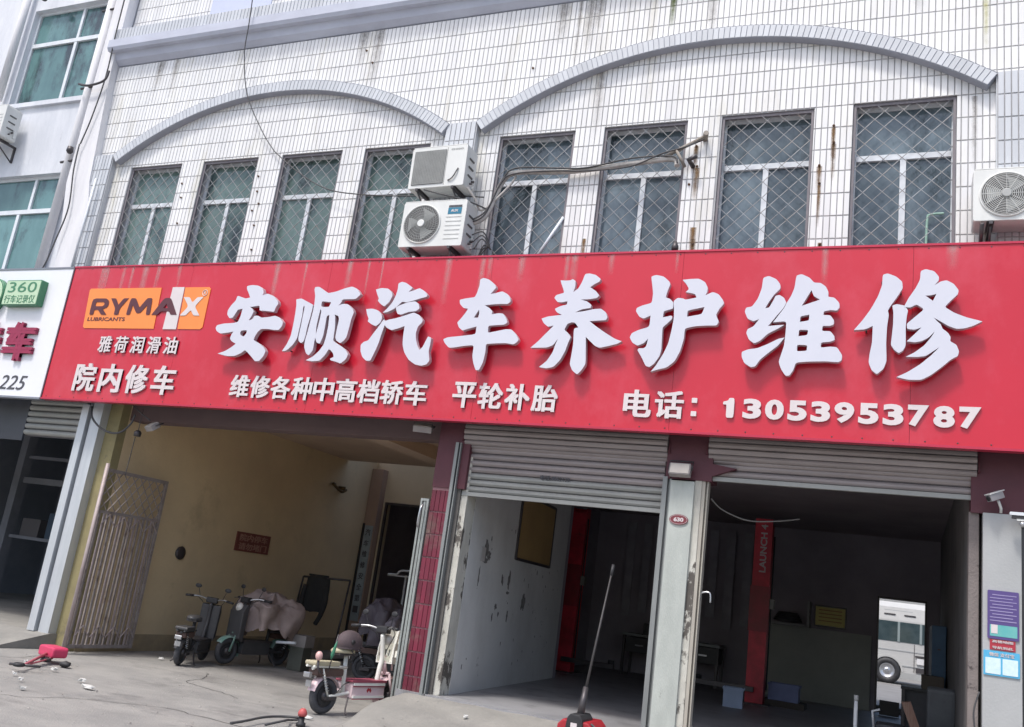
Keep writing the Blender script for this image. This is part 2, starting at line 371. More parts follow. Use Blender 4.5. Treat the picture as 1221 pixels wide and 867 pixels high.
# ================================================================== ground and slabs
def grid(name, xs, ys, zf, m, skirt=None):
    v = []; f = []
    for y in ys:
        for x in xs: v.append((x, y, zf(x, y)))
    n = len(xs)
    for j in range(len(ys) - 1):
        for i in range(n - 1): f.append((j * n + i, j * n + i + 1, (j + 1) * n + i + 1, (j + 1) * n + i))
    me = bpy.data.meshes.new(name); me.from_pydata(v, [], f); me.materials.append(m)
    for p in me.polygons: p.use_smooth = True
    return link(name, me)
def lin(a, b, n): return [a + (b - a) * i / n for i in range(n + 1)]
def sst(t): t = max(0, min(1, t)); return t * t * (3 - 2 * t)
tag(grid('ground', [-400, -60] + lin(-20, 6, 52) + [60, 400], [-400, -60, 0] + lin(6, 20, 40) + [60, 400],
         lambda x, y: (0.012 * math.sin(x * 1.3 + y * .7) * math.sin(y * 1.9) - 0.012) if -20 < x < 6 and 6 < y < 20 else -0.012, conc_m), kind='structure')
def ramp_z(x, y):
    lx = -5.62 + 0.10 * math.sin(y * 3.1)
    t = sst((y - 8.15) / 1.95)
    return 0.335 * (0.35 * t + 0.65 * max(0, min(1, (y - 8.15) / 1.95))) * sst((x - lx) / 0.30) - 0.006 + (0.020 * noise.noise(Vector((x * 1.7, y * 2.1, 0))) + 0.010 * noise.noise(Vector((x * 6, y * 6, 3)))) * t
tag(grid('ramp', lin(-5.8, -4.8, 30) + lin(-4.76, 6, 180), lin(8.0, 10.12, 60), lambda x, y: ramp_z(x, y), ramp_m), kind='structure')
tag(MB().prism_x([(10.12, 0.20), (9.15, 0.005), (9.1, -0.1), (10.12, -0.1)], -25, -11.22).box(-25, -11.22, 10.12, 16, -0.1, 0.2).build('pavement', ramp_m), kind='structure')
tag(MB().box(-5.5, 6, 10.10, 16.2, -0.1, 0.35).box(-6.45, 6, 16.2, 20.2, -0.1, 0.35).box(-6.45, -5.5, 15.2, 16.2, -.1, .35).build('garage_floor', floor_m), kind='structure')
tag(MB().box(-14, 14, 20.2, 60, -0.2, 0.47).build('rear_yard', mat('yard_concrete', (0.23, 0.225, 0.22), 0.9, (0.17, 0.165, 0.16), 1, .8)), kind='structure')

# ================================================================== the tiled shop building
F = 10.15; W = 10.205
bld = empty('shop_building', (-5.5, 10.4, 0), 'white tiled two storey building with two arches, eight barred windows and garages below', 'building')
WX = [(-12.05, 7.67), (-10.50, 7.67), (-8.94, 7.67), (-7.44, 7.66), (-5.25, 7.67), (-3.74, 7.68), (-2.21, 7.70), (-0.67, 7.715)]
WWd = 1.10; WB = 5.05
# backing wall with openings
mb = MB(); xs = -13.0
for (x, t) in WX:
    mb.box(xs, x, W, W + 0.26, 3.95, t); mb.box(x, x + WWd, W, W + 0.26, 3.95, WB)
    mb.box(xs, x + WWd, W, W + 0.26, t, 9.70); xs = x + WWd
mb.box(xs, 3.2, W, W + 0.26, 3.95, 9.70)
mb.box(-13.0, 3.2, W + 0.06, W + 0.3, 9.70, 12.2)
mb.build('wall', grout_m, bld)
# tiles: each one a raised piece over the recessed grout
PW, PH = 0.0712, 0.2842; GX, GZ = 0.014, 0.017
tile_me = None
def tile_me_make(w, h, name='tile', m=tile_m):
    b = MB(); r = 0.003
    b.v = [(0, 0, 0), (w, 0, 0), (w, 0, h), (0, 0, h), (-.002, .012, -.002), (w + .002, .012, -.002), (w + .002, .012, h + .002), (-.002, .012, h + .002)]
    for q in ((0, 1, 2, 3), (4, 5, 1, 0), (5, 6, 2, 1), (6, 7, 3, 2), (7, 4, 0, 3)): b.face(list(q))
    me = bpy.data.meshes.new(name); me.from_pydata(b.v, [], b.f); me.materials.append(m); return me
rects = []; full = []
def clip(r, holes):
    out = [r]
    for (hx0, hx1, hz0, hz1) in holes:
        nxt = []
        for (a, b, c, d) in out:
            if b <= hx0 or a >= hx1 or d <= hz0 or c >= hz1: nxt.append((a, b, c, d)); continue
            if a < hx0: nxt.append((a, hx0, c, d))
            if b > hx1: nxt.append((hx1, b, c, d))
            m0, m1 = max(a, hx0), min(b, hx1)
            if d > hz1: nxt.append((m0, m1, hz1, d))
            if c < hz0: nxt.append((m0, m1, c, hz0))
        out = nxt
    return [q for q in out if q[1] - q[0] > .008 and q[3] - q[2] > .012]
holes = [(x - .004, x + WWd + .004, 0, t + .004) for (x, t) in WX]
pil_x = [(-12.86, -12.44, 7.9), (-6.06, -5.60, 7.89), (0.83, 1.30, 7.90)]
holes += [(a, b, 0, c) for a, b, c in pil_x]
zk0 = 6.001 - 2 * PH
for i in range(int((3.1 + 12.98) / PW)):
    x0 = -12.98 + i * PW
    for k in range(15):
        z0 = zk0 + k * PH
        r = (x0 + GX / 2, x0 + PW - GX / 2, z0 + GZ / 2, min(z0 + PH - GZ / 2, 9.71))
        if r[3] - r[2] < .02: continue
        c = clip(r, holes)
        if len(c) == 1 and c[0] == r and r[3] - r[2] > PH - GZ - .001: full.append(r)
        else: rects += c
full.sort(key=lambda r: (0 if r[0] < 1.06 and 5.85 < r[2] < 8.95 else 1, (r[0] + .0) ** 2 + 10.2 ** 2 + (r[2] - 1.6) ** 2))
tme = tile_me_make(PW - GX, PH - GZ)
for r in full[:300]:
    o = link('tile', tme, bld); o.location = (r[0], W - .011 - random.random() * .0016, r[2])
    o.rotation_euler = (random.gauss(0, .004), 0, random.gauss(0, .012))
def tile_stuff(rs, y, name, m, parent, jit=.0016):
    b = MB()
    for (a, bb, c, d) in rs:
        y0 = y - random.random() * jit; k = len(b.v); e = .0015; ya, yb = random.gauss(0, .0004), random.gauss(0, .0004)
        b.v += [(a, y0 + ya, c), (bb, y0 + yb, c), (bb, y0 + yb, d), (a, y0 + ya, d), (a - e, y + .011, c - e), (bb + e, y + .011, c - e), (bb + e, y + .011, d + e), (a - e, y + .011, d + e)]
        for q in ((0, 1, 2, 3), (4, 5, 1, 0), (5, 6, 2, 1), (6, 7, 3, 2), (7, 4, 0, 3)): b.face([k + i for i in q])
    me = bpy.data.meshes.new(name); me.from_pydata(b.v, [], b.f); me.materials.append(m)
    return tag(link(name, me, parent), kind='stuff')
tile_stuff(full[300:] + rects, W - .011, 'wall_tiles', tile_m, bld)
# tiles above the cornice
rs = []
for i in range(int(16.0 / PW)):
    x0 = -12.98 + i * PW
    for k in range(6):
        z0 = 10.34 + k * PH; rs.append((x0 + GX / 2, x0 + PW - GX / 2, z0 + GZ / 2, z0 + PH - GZ / 2))
rs = [q for r in rs for q in clip(r, [(-11.2, -9.9, 10.5, 12)])]
tile_stuff(rs, W + .049, 'parapet_tiles', tile_m, bld)
MB().box(-11.2, -9.9, W + .035, W + .06, 10.5, 12).build('parapet_panel', mat('pale_blue_panel', (0.52, 0.56, 0.70), 0.5, (0.46, 0.50, 0.64), 1.2, .6), bld)
# pilasters (lavender tiles, standing proud)
for (a, b, zt) in pil_x:
    p = MB().box(a, b, 10.10, W - .001, 5.0, zt).build('pilaster', grout_m, bld)
    rs = []; n = max(1, round((b - a) / PW)); pw = (b - a) / n
    for i in range(n):
        for k in range(11):
            z1 = zt - k * PH; rs.append((a + i * pw + GX / 2, a + (i + 1) * pw - GX / 2, z1 - PH + GZ / 2, z1 - GZ / 2))
    tile_stuff(rs, 10.10 - .011, 'pilaster_tiles', tile_b, p)
    MB().box(a - .012, a - .001, 10.105, W - .012, 5.0, zt - .005).box(b + .001, b + .012, 10.105, W - .012, 5.0, zt - .005).build('side_tiles', tile_b, p)
# arches
R0 = 5.43
for (cx, half) in ((-9.22, 3.20), (-2.385, 3.215)):
    R1 = math.sqrt(half ** 2 + 0) ; rise = 1.03; R = (half ** 2 + rise ** 2) / (2 * rise); zc = 8.90 - R; th = 0.175
    n = 96; a0 = math.asin(half / R); b = MB()
    yf, yb = 10.075, W - .012
    for i in range(n + 1):
        a = -a0 + 2 * a0 * i / n
        for rr, yy in ((R, yb), (R, yf), (R - th, yf), (R - th, yb)):
            b.v.append((cx + rr * math.sin(a), yy, zc + rr * math.cos(a)))
    for i in range(n):
        for k in range(4):
            p, q = i * 4 + k, i * 4 + (k + 1) % 4; b.face([p, q, q + 4, p + 4])
    b.face([0, 1, 2, 3]); b.face([n * 4 + k for k in (3, 2, 1, 0)])
    arch = b.build('arch', mat('arch_mortar', (0.36, 0.38, 0.44), 0.85, (0.28, 0.30, 0.34), 3, .6), bld)
    t = MB(); nt = int(2 * a0 * R / PW)
    for i in range(nt):
        aa = -a0 + 2 * a0 * (i + .07) / nt; ab = -a0 + 2 * a0 * (i + .93) / nt; k = len(t.v); y0 = yf - .008 - random.random() * .0015
        ri, ro = R - th + .008, R - .008
        for (r_, a_, y_) in ((ri, aa, y0), (ri, ab, y0), (ro, ab, y0), (ro, aa, y0), (ri, aa, yf + .002), (ri, ab, yf + .002), (ro, ab, yf + .002), (ro, aa, yf + .002)):
            t.v.append((cx + r_ * math.sin(a_), y_, zc + r_ * math.cos(a_)))
        for q in ((0, 1, 2, 3), (4, 5, 1, 0), (5, 6, 2, 1), (6, 7, 3, 2), (7, 4, 0, 3)): t.face([k + j for j in q])
        for (r_, sgn) in ((R + .006, 1),):
            k = len(t.v)
            for (a_, y_) in ((aa, yf), (ab, yf), (ab, yb), (aa, yb)): t.v.append((cx + r_ * math.sin(a_), y_, zc + r_ * math.cos(a_)))
            t.face([k, k + 1, k + 2, k + 3])
    tag(t.build('arch_tiles', tile_b, arch), kind='stuff')
# cornice
corn_m = mat('cornice_render', (0.52, 0.55, 0.64), 0.7, (0.42, 0.44, 0.52), 1.4, .8, bump=.15, stretch=(1, 1, 2))
c = MB().prism_x([(W + .05, 9.71), (W - .02, 9.71), (10.10, 9.78), (10.06, 9.90), (9.98, 9.90), (9.95, 9.955), (9.95, 10.10), (10.0, 10.12), (10.0, 10.34), (10.06, 10.36), (W + .05, 10.36)], -13.10, 3.2).build('cornice', corn_m, bld)
rs = [(-13.09 + i * PW + GX / 2, -13.09 + (i + 1) * PW - GX / 2, 10.125, 10.33) for i in range(int(16.2 / PW))]
tile_stuff(rs, 9.989, 'cornice_tiles', tile_b, c)

# windows: frame, panes, diamond grille
def window(x, zt, gm):
    m = .045; yb = 10.34
    b = MB(); z0, z1 = WB, zt
    b.box(x, x + m, yb, yb + .06, z0, z1).box(x + WWd - m, x + WWd, yb, yb + .06, z0, z1).box(x + m, x + WWd - m, yb, yb + .06, z1 - m, z1)
    zt2 = zt - .66; mx = x + WWd / 2 + .005
    b.box(x + m, x + WWd - m, yb - .012, yb + .06, zt2 - .035, zt2 + .035)
    b.box(mx - .032, mx + .032, yb - .008, yb + .058, z0, zt2 - .035)
    w = b.build('window', white_alu, bld)
    # outer dark angle-iron frame carrying the grille
    g = MB(); yg = 10.235
    g.box(x + .006, x + .034, yg - .014, yg + .02, z0, z1 - .006).box(x + WWd - .034, x + WWd - .006, yg - .014, yg + .02, z0, z1 - .006).box(x + .034, x + WWd - .034, yg - .014, yg + .02, z1 - .04, z1 - .006)
    g.build('grille_frame', wframe_m, w)
    d = MB(); px, pz = .205, .205; x0, x1 = x + .034, x + WWd - .034; za, zb = z0 + .4, z1 - .04
    for s in (1, -1):
        for k in range(-14, 30):
            # line: X = xs + s*(Z-za)*px/pz
            xs_ = x0 + k * px if s > 0 else x0 + k * px
            pts = []
            t0, t1 = za, zb
            # clip in x
            if s > 0:
                ta = za + (x0 - xs_) * pz / px; tb = za + (x1 - xs_) * pz / px
            else:
                ta = za + (xs_ - x1) * pz / px; tb = za + (xs_ - x0) * pz / px
            a = max(t0, ta); c2 = min(t1, tb)
            if c2 - a < .02: continue
            yy = yg + (.004 if s > 0 else -.004)
            f = lambda t: (xs_ + s * (t - za) * px / pz, yy + .006 * math.sin(t * 9 + k + x), t)
            bend = random.gauss(0, .007)
            mid = f((a + c2) / 2); d.tube([f(a), (mid[0] + bend, mid[1], mid[2]), f(c2)], .0052, 4, False)
    d.build('security_grille', grille_m, w)
    for (a, b2, c2, d2) in ((x + m, mx - .032, WB, zt2 - .035), (mx + .032, x + WWd - m, WB, zt2 - .035), (x + m, x + WWd - m, zt2 + .035, z1 - m)):
        MB().box(a, b2, yb + .022 + random.random() * .006, yb + .030, c2, d2).build('pane', gm, w)
    return w
for i, (x, t) in enumerate(WX): window(x, t, glass_teal if i < 4 else glass_blue)
# a few things seen behind the glass and the odd loose stick
curt = mat('curtain_cloth', (0.30, 0.34, 0.34), .9, (0.16, 0.20, 0.21), 2.5, .9, stretch=(9, 1, .4))
for i, (x, t) in enumerate(WX):
    pts = []; b = MB(); n = 26; a0, a1 = x + .0, x + WWd * (.55 if i % 2 else 1.0)
    for k in range(n + 1):
        xx = a0 + (a1 - a0) * k / n; yy = 10.56 + .03 * math.sin(k * 1.7 + i)
        b.v += [(xx, yy, 5.0), (xx, yy, t - .28 - (.1 if i % 3 else 0))]
        if k: j = len(b.v) - 4; b.face([j, j + 2, j + 3, j + 1], True)
    b.build('curtain', curt, bld)
MB().box(-13, 3.2, 10.47, 14, 4.9, 5.0).box(-13, 3.2, 13.9, 14, 5, 8.4).box(-13, 3.2, 10.51, 14, 8.2, 8.4).box(-13.1, -13, 10.47, 14, 4.9, 8.4).box(3.1, 3.2, 10.47, 13.9, 5.0, 8.2).build('upper_room', mat('upper_room_wall', (0.22, 0.23, 0.24), .9, (0.15, .16, .17), 1, .7), bld)
MB().tube([(-4.52, 10.22, 5.8), (-4.17, 10.21, 6.42)], .022, 8).build('loose_batten', white_alu, bld)
MB().tube(smooth_path([(.14, 10.31, 5.7), (.15, 10.31, 6.22), (.18, 10.31, 6.30), (.32, 10.31, 6.31)]), .014, 8).build('green_hose', mat('mint_paint', (.35, .55, .46), .6, (.28, .46, .38), 5, .6), bld)
MB().box(-.64, -.35, 10.385, 10.40, 5.75, 6.10).build('paper_in_window', mat('paper_grey_blue', (.36, .44, .47), .8, (.30, .38, .42), 4, .5), bld)
# bolts and holes left in the tiles
rust_spot = mat('rust_bolt', (0.10, 0.055, 0.03), .8, (0.16, .09, .05), 10, .6)
for (x, z) in ((-.88, 7.44), (-.87, 7.22), (-1.02, 6.93), (-1.01, 6.70), (-.97, 5.93), (1.0, 7.05), (.98, 7.03), (-2.47, 7.02), (-2.55, 6.78), (-2.44, 5.99), (-2.50, 7.3), (-9.32, 7.33), (-9.28, 7.07), (-9.2, 6.86), (-9.3, 6.75), (-9.2, 6.5), (-9.15, 6.1), (-10.85, 7.3), (-10.8, 7.05), (-10.75, 6.6), (-7.75, 9.35), (-7.6, 9.12), (-4.9, 8.7)):
    MB().lathe([(.016, 0), (.016, .012), (.007, .014), (.007, .03)], (x, W - .012, z), (Vector((0, -1, 0)), Vector((1, 0, 0)), Vector((0, 0, 1))), 8).build('bolt', rust_spot, bld)

def stain_mat(name, col, a):
    m = mat(name, col, .8); nt = m.node_tree; N = nt.nodes; L = nt.links; b = N['Principled BSDF']
    tc = N.new('ShaderNodeTexCoord'); sp = N.new('ShaderNodeSeparateXYZ'); L.new(tc.outputs['Generated'], sp.inputs[0])
    def mth(op, x, y=None):
        q = N.new('ShaderNodeMath'); q.operation = op; q.use_clamp = True
        for k, v in enumerate((x, y)):
            if v is None: continue
            if isinstance(v, (int, float)): q.inputs[k].default_value = v
            else: L.new(v, q.inputs[k])
        return q.outputs[0]
    q = N.new('ShaderNodeMath'); q.operation = 'SUBTRACT'; L.new(sp.outputs['X'], q.inputs[0]); q.inputs[1].default_value = .5
    ab = N.new('ShaderNodeMath'); ab.operation = 'ABSOLUTE'; L.new(q.outputs[0], ab.inputs[0])
    ed = mth('SUBTRACT', 1.0, mth('MULTIPLY', ab.outputs[0], 2.0))
    tp = mth('MULTIPLY', sp.outputs['Z'], 1.0)
    n = N.new('ShaderNodeTexNoise'); n.inputs['Scale'].default_value = 14; g = N.new('ShaderNodeNewGeometry'); L.new(g.outputs['Position'], n.inputs['Vector'])
    L.new(mth('MULTIPLY', mth('MULTIPLY', ed, tp), mth('MULTIPLY', n.outputs['Fac'], a)), b.inputs['Alpha'])
    return m
st1 = stain_mat('rust_streak', (.22, .12, .04), 1.5); st2 = stain_mat('moss_streak', (.12, .16, .04), 1.9); st3 = stain_mat('dust_streak', (.34, .32, .30), .7)
rnd = random.Random(3)
def streak(x, z, w, h, m):
    MB().box(x - w / 2, x + w / 2, W - .0165, W - .0155, z - h, z).build('streak', m, bld)
for (x, z) in ((-.88, 7.42), (-.87, 7.20), (-1.02, 6.92), (-1.01, 6.68), (-.97, 5.95), (-2.47, 7.0), (-2.44, 6.05), (-2.50, 7.3), (.72, 6.3)): streak(x, z, rnd.uniform(.05, .09), rnd.uniform(.3, .6), st1)
streak(-2.98, 9.68, .10, .62, st2); streak(.72, 9.70, .085, 1.5, stain_mat('yellow_wash', (.55, .53, .20), 1.3)); streak(-2.45, 6.2, .09, .45, st1); streak(-3.84, 6.1, .06, .4, st1)
for i in range(34):
    x = rnd.uniform(-12.3, 3.0); z = rnd.choice((9.69, 9.69, 8.6, 7.6 + rnd.uniform(0, .3))); 
    if z < 9 and any(a - .1 < x < a + WWd + .1 for a, t in WX): continue
    streak(x, z, rnd.uniform(.05, .25), rnd.uniform(.4, 1.1), st3)

# ------------------------------------------------------------------ ground floor of the building
lint_m = mat('sooty_lintel', (0.16, 0.11, 0.11), .85, (.11, .075, .08), 1.5, .7)
MB().box(-11.3, 3.2, 10.42, 10.7, 3.42, 3.94).build('lintel', lint_m, bld)
MB().box(-11.3, 3.2, 9.90, 10.18, 3.97, 4.2).build('canopy_beam', maroon_m, bld)
MB().box(-11.0, -5.75, 10.7, 16.55, 3.92, 4.1).box(-11.0, -6.40, 10.45, 10.7, 3.941, 4.1).build('passage_ceiling', ceil_m, bld)  # stops short: an unseen gap added to let sky light onto the end wall
MB().box(-7.95, -7.55, 10.7, 16.55, 3.70, 3.919).build('ceiling_beam', ceil_m, bld)
MB().box(-11.28, -11.0, 10.40, 17.9, .24, 4.1).build('passage_wall', yellow_w, bld)
MB().box(-11.281, -10.994, 10.40, 17.9, -.05, .24).build('wall_skirting', skirt_m, bld)
# far wall of the passage with its dark doorway
dx0, dx1, dz = -10.62, -8.75, 3.22
MB().box(-11.0, dx0, 17.76, 17.95, 0, 4.5).box(dx1, -6.46, 17.76, 17.95, 0, 4.5).box(dx0, dx1, 17.76, 17.95, dz, 4.5).build('passage_end_wall', beige_w, bld)
MB().box(-10.99, -10.70, 17.55, 17.759, 0, 3.919).build('wall_pier', mat('pinkish_render', (.40, .29, .23), .85, (.33, .24, .19), 1.4, .7), bld)
MB().box(dx0 - .6, dx1 + .6, 20.5, 20.6, 0, 3.6).box(dx0 - .7, dx0 - .6, 17.96, 20.6, 0, 3.6).box(dx1 + .6, dx1 + .7, 17.96, 20.5, 0, 3.6).box(dx0 - .7, dx1 + .7, 17.96, 20.6, 3.6, 3.7).build('store_room', dark_w, bld)
MB().box(dx0, dx0 + .05, 17.70, 17.76, 0, dz).box(dx1 - .05, dx1, 17.70, 17.76, 0, dz).box(dx0 + .05, dx1 - .05, 17.70, 17.76, dz - .05, dz).build('door_frame', dkmetal_m, bld)
# wall between passage and garage hall, hall shell
MB().prism_z([(-4.97, 10.46), (-5.366, 15.2), (-5.50, 15.2), (-5.2, 10.46)], .35, 3.7).build('garage_side_wall', white_w, bld)
MB().prism_z([(-5.201, 10.46), (-5.501, 15.2), (-5.75, 15.2), (-5.44, 10.46)], -.05, 4.1).build('passage_inner_wall', yellow_w, bld)
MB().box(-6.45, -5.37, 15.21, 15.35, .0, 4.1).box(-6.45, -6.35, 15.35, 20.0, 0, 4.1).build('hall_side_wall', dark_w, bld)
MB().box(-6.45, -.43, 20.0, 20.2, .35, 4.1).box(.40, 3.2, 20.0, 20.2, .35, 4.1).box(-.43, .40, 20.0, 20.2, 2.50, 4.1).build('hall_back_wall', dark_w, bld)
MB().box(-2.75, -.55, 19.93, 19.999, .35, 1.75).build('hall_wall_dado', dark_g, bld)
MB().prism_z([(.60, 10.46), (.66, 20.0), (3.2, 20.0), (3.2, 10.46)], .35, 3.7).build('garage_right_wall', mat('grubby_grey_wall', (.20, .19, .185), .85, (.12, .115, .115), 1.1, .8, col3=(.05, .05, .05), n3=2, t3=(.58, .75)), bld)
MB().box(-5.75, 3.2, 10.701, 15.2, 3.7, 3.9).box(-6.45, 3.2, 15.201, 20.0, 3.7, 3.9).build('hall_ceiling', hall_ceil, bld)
MB().box(-13, 3.2, 10.47, 15.5, 12.0, 12.2).box(-13, 3.2, 15.4, 15.5, 4.3, 11.99).box(-6.45, 3.2, 15.51, 20.2, 4.101, 4.3).box(-13, 3.2, 10.7, 15.5, 4.101, 4.29).box(-13, -6.46, 15.51, 16.55, 4.101, 4.29).build('roof', lint_m, bld)
MB().box(-.46, -.43, 19.97, 20.21, .35, 2.53).box(.40, .43, 19.97, 20.21, .35, 2.53).box(-.43, .40, 19.97, 20.21, 2.50, 2.53).build('back_door_frame', dkmetal_m, bld)
# red tiled pillar
MB().box(-5.44, -5.19, 10.16, 10.45, .0, 2.78).box(-5.45, -5.0, 10.14, 10.45, 2.78, 3.94).build('red_pillar', [maroon_m], bld)
pil = MB().box(-5.445, -5.185, 10.155, 10.17, .22, 2.78).build('pillar_grout', redgrout_m, bld)
rtm = tile_me_make(.056, .258, 'red_tile', redtile_m)
for i in range(4):
    for k in range(9):
        o = link('red_tile', rtm, pil); o.location = (-5.440 + i * .0635, 10.144 - random.random() * .002, .245 + k * .2795); o.rotation_euler = (random.gauss(0, .004), 0, random.gauss(0, .01))
rt2 = tile_me_make(.08, .258, 'red_tile', redtile_m)
# rails and chipped reveal beside it
def rails(x0, x1, z0, z1, y=10.12, name='guide_rail', m=rail_m):
    b = MB(); w = x1 - x0
    b.box(x0, x0 + w * .55, y, y + .12, z0, z1).box(x0 + w * .55, x1 - w * .18, y + .05, y + .12, z0, z1).box(x1 - w * .18, x1, y + .01, y + .12, z0, z1)
    return b.build(name, m, bld)
rails(-5.182, -5.108, .33, 3.35, 10.09)
MB().box(-5.105, -5.058, 10.17, 10.30, .351, 3.2).build('jamb_channel', mat('dark_channel', (.09, .085, .08), .7, (.14, .13, .12), 6, .7), bld)
MB().box(-5.057, -4.972, 10.20, 10.455, .351, 3.2).build('chipped_jamb', chip_m, bld)
# central pillar, white paint over bare concrete
MB().box(-2.425, -2.16, 10.10, 10.46, .2, 3.08).build('central_pillar', pillar_w, bld)
MB().box(-2.16, -2.085, 10.14, 10.46, .2, 3.2).build('chipped_pillar_edge', chip_m, bld)
rails(-2.525, -2.428, .33, 3.12); rails(-2.083, -2.015, .33, 3.24, 10.15, m=mat('beige_rail', (.42, .40, .34), .6, (.36, .33, .29), 3, .7))
MB().prism_y([(-2.50, 3.10), (-1.98, 3.10), (-1.98, 3.16), (-1.72, 3.26), (-1.98, 3.30), (-1.98, 3.96), (-2.50, 3.96)], 10.13, 10.455).build('pillar_head', maroon_m, bld)
# right pillar
MB().box(.705, 1.035, 10.10, 10.46, .2, 2.99).build('right_pillar', pillar_g, bld)
MB().box(.60, 1.6, 10.16, 10.455, 2.991, 3.96).build('right_pillar_head', maroon_m, bld)
MB().box(.585, .675, 10.20, 10.455, .351, 3.0).build('right_jamb', mat('grimy_jamb', (.23, .20, .19), .8, (.15, .13, .125), 3, .8, bump=.3, col3=(.06,.05,.05), n3=6, t3=(.60,.66)), bld)
MB().box(1.036, 3.2, 10.20, 10.46, -.05, 2.99).build('right_shop_front', mat('dark_shop_glass', (.05, .05, .055), .2, (.07, .07, .08), 2, .6), bld)
# left posts
MB().box(-11.64, -11.50, 10.06, 10.22, .2, 3.56).box(-11.455, -11.25, 10.10, 10.24, .0, 3.9).build('aluminium_post', alu_m, bld)
MB().box(-11.50, -11.455, 10.14, 10.2, .2, 3.56).build('post_gap', black_m, bld)
MB().box(-11.25, -11.0, 10.24, 10.40, -.05, 3.9).box(-11.28, -11.25, 10.24, 10.40, -.05, 3.9).build('passage_jamb', mat('dull_olive_jamb', (.30, .26, .13), .85, (.22, .19, .10), 2.2, .8, bump=.2, col3=(.14, .12, .08), n3=2.5, t3=(.56, .7)), bld)
# grey frame of the folded-back gate on the red pillar
b = MB().box(-5.57, -5.545, 10.12, 10.16, .02, 2.62).box(-5.485, -5.455, 10.12, 10.16, .02, 2.62).box(-5.545, -5.485, 10.12, 10.16, 2.59, 2.62).box(-5.53, -5.50, 10.13, 10.15, .05, 2.585)
b.build('pillar_gate_frame', mat('grey_green_steel', (.36, .39, .37), .5, (.25, .26, .25), 4, .8, metal=.3), bld)
b = MB().tube(smooth_path([(-5.52, 10.08, 2.25), (-5.515, 10.03, 2.30), (-5.505, 10.03, 2.48), (-5.50, 10.08, 2.54)]), .012, 8); b.build('pull_handle', chrome_m, bld)

# roller shutters: curtain slats, bottom bar and the roll above
def shutter(x0, x1, zb, ztop, zroll, R, n_pale, label):
    sh = MB().box(x0 + .01, x1 - .01, 10.235, 10.25, zb, ztop).build('roller_shutter', dkmetal_m, bld)
    sh['label'] = label
    ph = .082; n = int((ztop - zb) / ph) + 1; L = x1 - x0
    b = MB(); prof = [(10.232, 0), (10.212, .008), (10.196, .030), (10.196, .052), (10.212, .070), (10.232, .074)]
    b.prism_x([(y, z) for y, z in prof], 0, L)
    me = bpy.data.meshes.new('slat'); me.from_pydata(b.v, [], b.f); me.materials.append(slat_m)
    me2 = me.copy(); me2.materials.clear(); me2.materials.append(slat_l)
    for k in range(n):
        o = link('slat', me2 if k < n_pale else me, sh); o.location = (x0, 0, zb + k * ph)
    MB().box(x0, x1, 10.19, 10.25, zb - .05, zb - .003).build('bottom_bar', slat_l, sh)
    # roll
    yc = 10.295; m = 13
    me3 = None
    for k in range(m):
        a0 = math.radians(-150 + k * 260 / m * -1 + 60); a1 = a0 - math.radians(260 / m) * .90
        b = MB(); pts = []
        for t, rr in ((0, R - .012), (.15, R + .004), (.5, R + .008), (.85, R + .004), (1, R - .012), (1, R - .03), (0, R - .03)):
            a = a0 + (a1 - a0) * t; pts.append((yc + rr * math.cos(a), zroll + rr * math.sin(a)))
        b.prism_x(pts, x0 - .03, x1 + .03); b.build('slat', slat_m, sh)
    MB().lathe([(R - .035, x0 - .035), (R - .035, x1 + .035)], (0, yc, zroll), 'x', 24).build('drum', dkmetal_m, sh)
    for xx in (x0 - .06, x1 + .04):
        MB().prism_x([(yc - R * .9, zroll - R * .5), (yc + .1, zroll - R), (yc + .1, zroll + R), (yc - R * .6, zroll + R)], xx, xx + .02).build('bracket_plate', maroon_m, sh)
    return sh
sh1 = shutter(-5.05, -2.53, 2.76, 3.36, 3.50, .215, 3, 'roller shutter pulled half down over the left garage bay, phone number stencilled on it')
text('stencil', '电话:8862133', -4.04, -3.66, 2.972, 3.032, 10.195, .003, dark_l, sh1, .02)
sh2 = shutter(-2.0, .62, 3.17, 3.36, 3.51, .215, 0, 'roller shutter rolled almost fully up over the right garage bay')

# fascia frame behind the sign
MB().box(-12.1, 3.2, 9.99, 10.07, 3.62, 3.68).box(-12.1, 3.2, 9.99, 10.07, 5.55, 5.61).build('fascia_rail', dkmetal_m, bld)
for i in range(13): MB().box(-12.0 + i * 1.2, -11.95 + i * 1.2, 9.875, 9.988, 3.6, 5.6).build('fascia_stud', dkmetal_m, bld)
MB().box(-12.1, 3.2, 9.88, 10.10, 3.75, 3.77).build('fascia_soffit', mat('dusty_soffit', (.20, .13, .13), .9, (.14, .09, .09), 1.4, .8), bld)

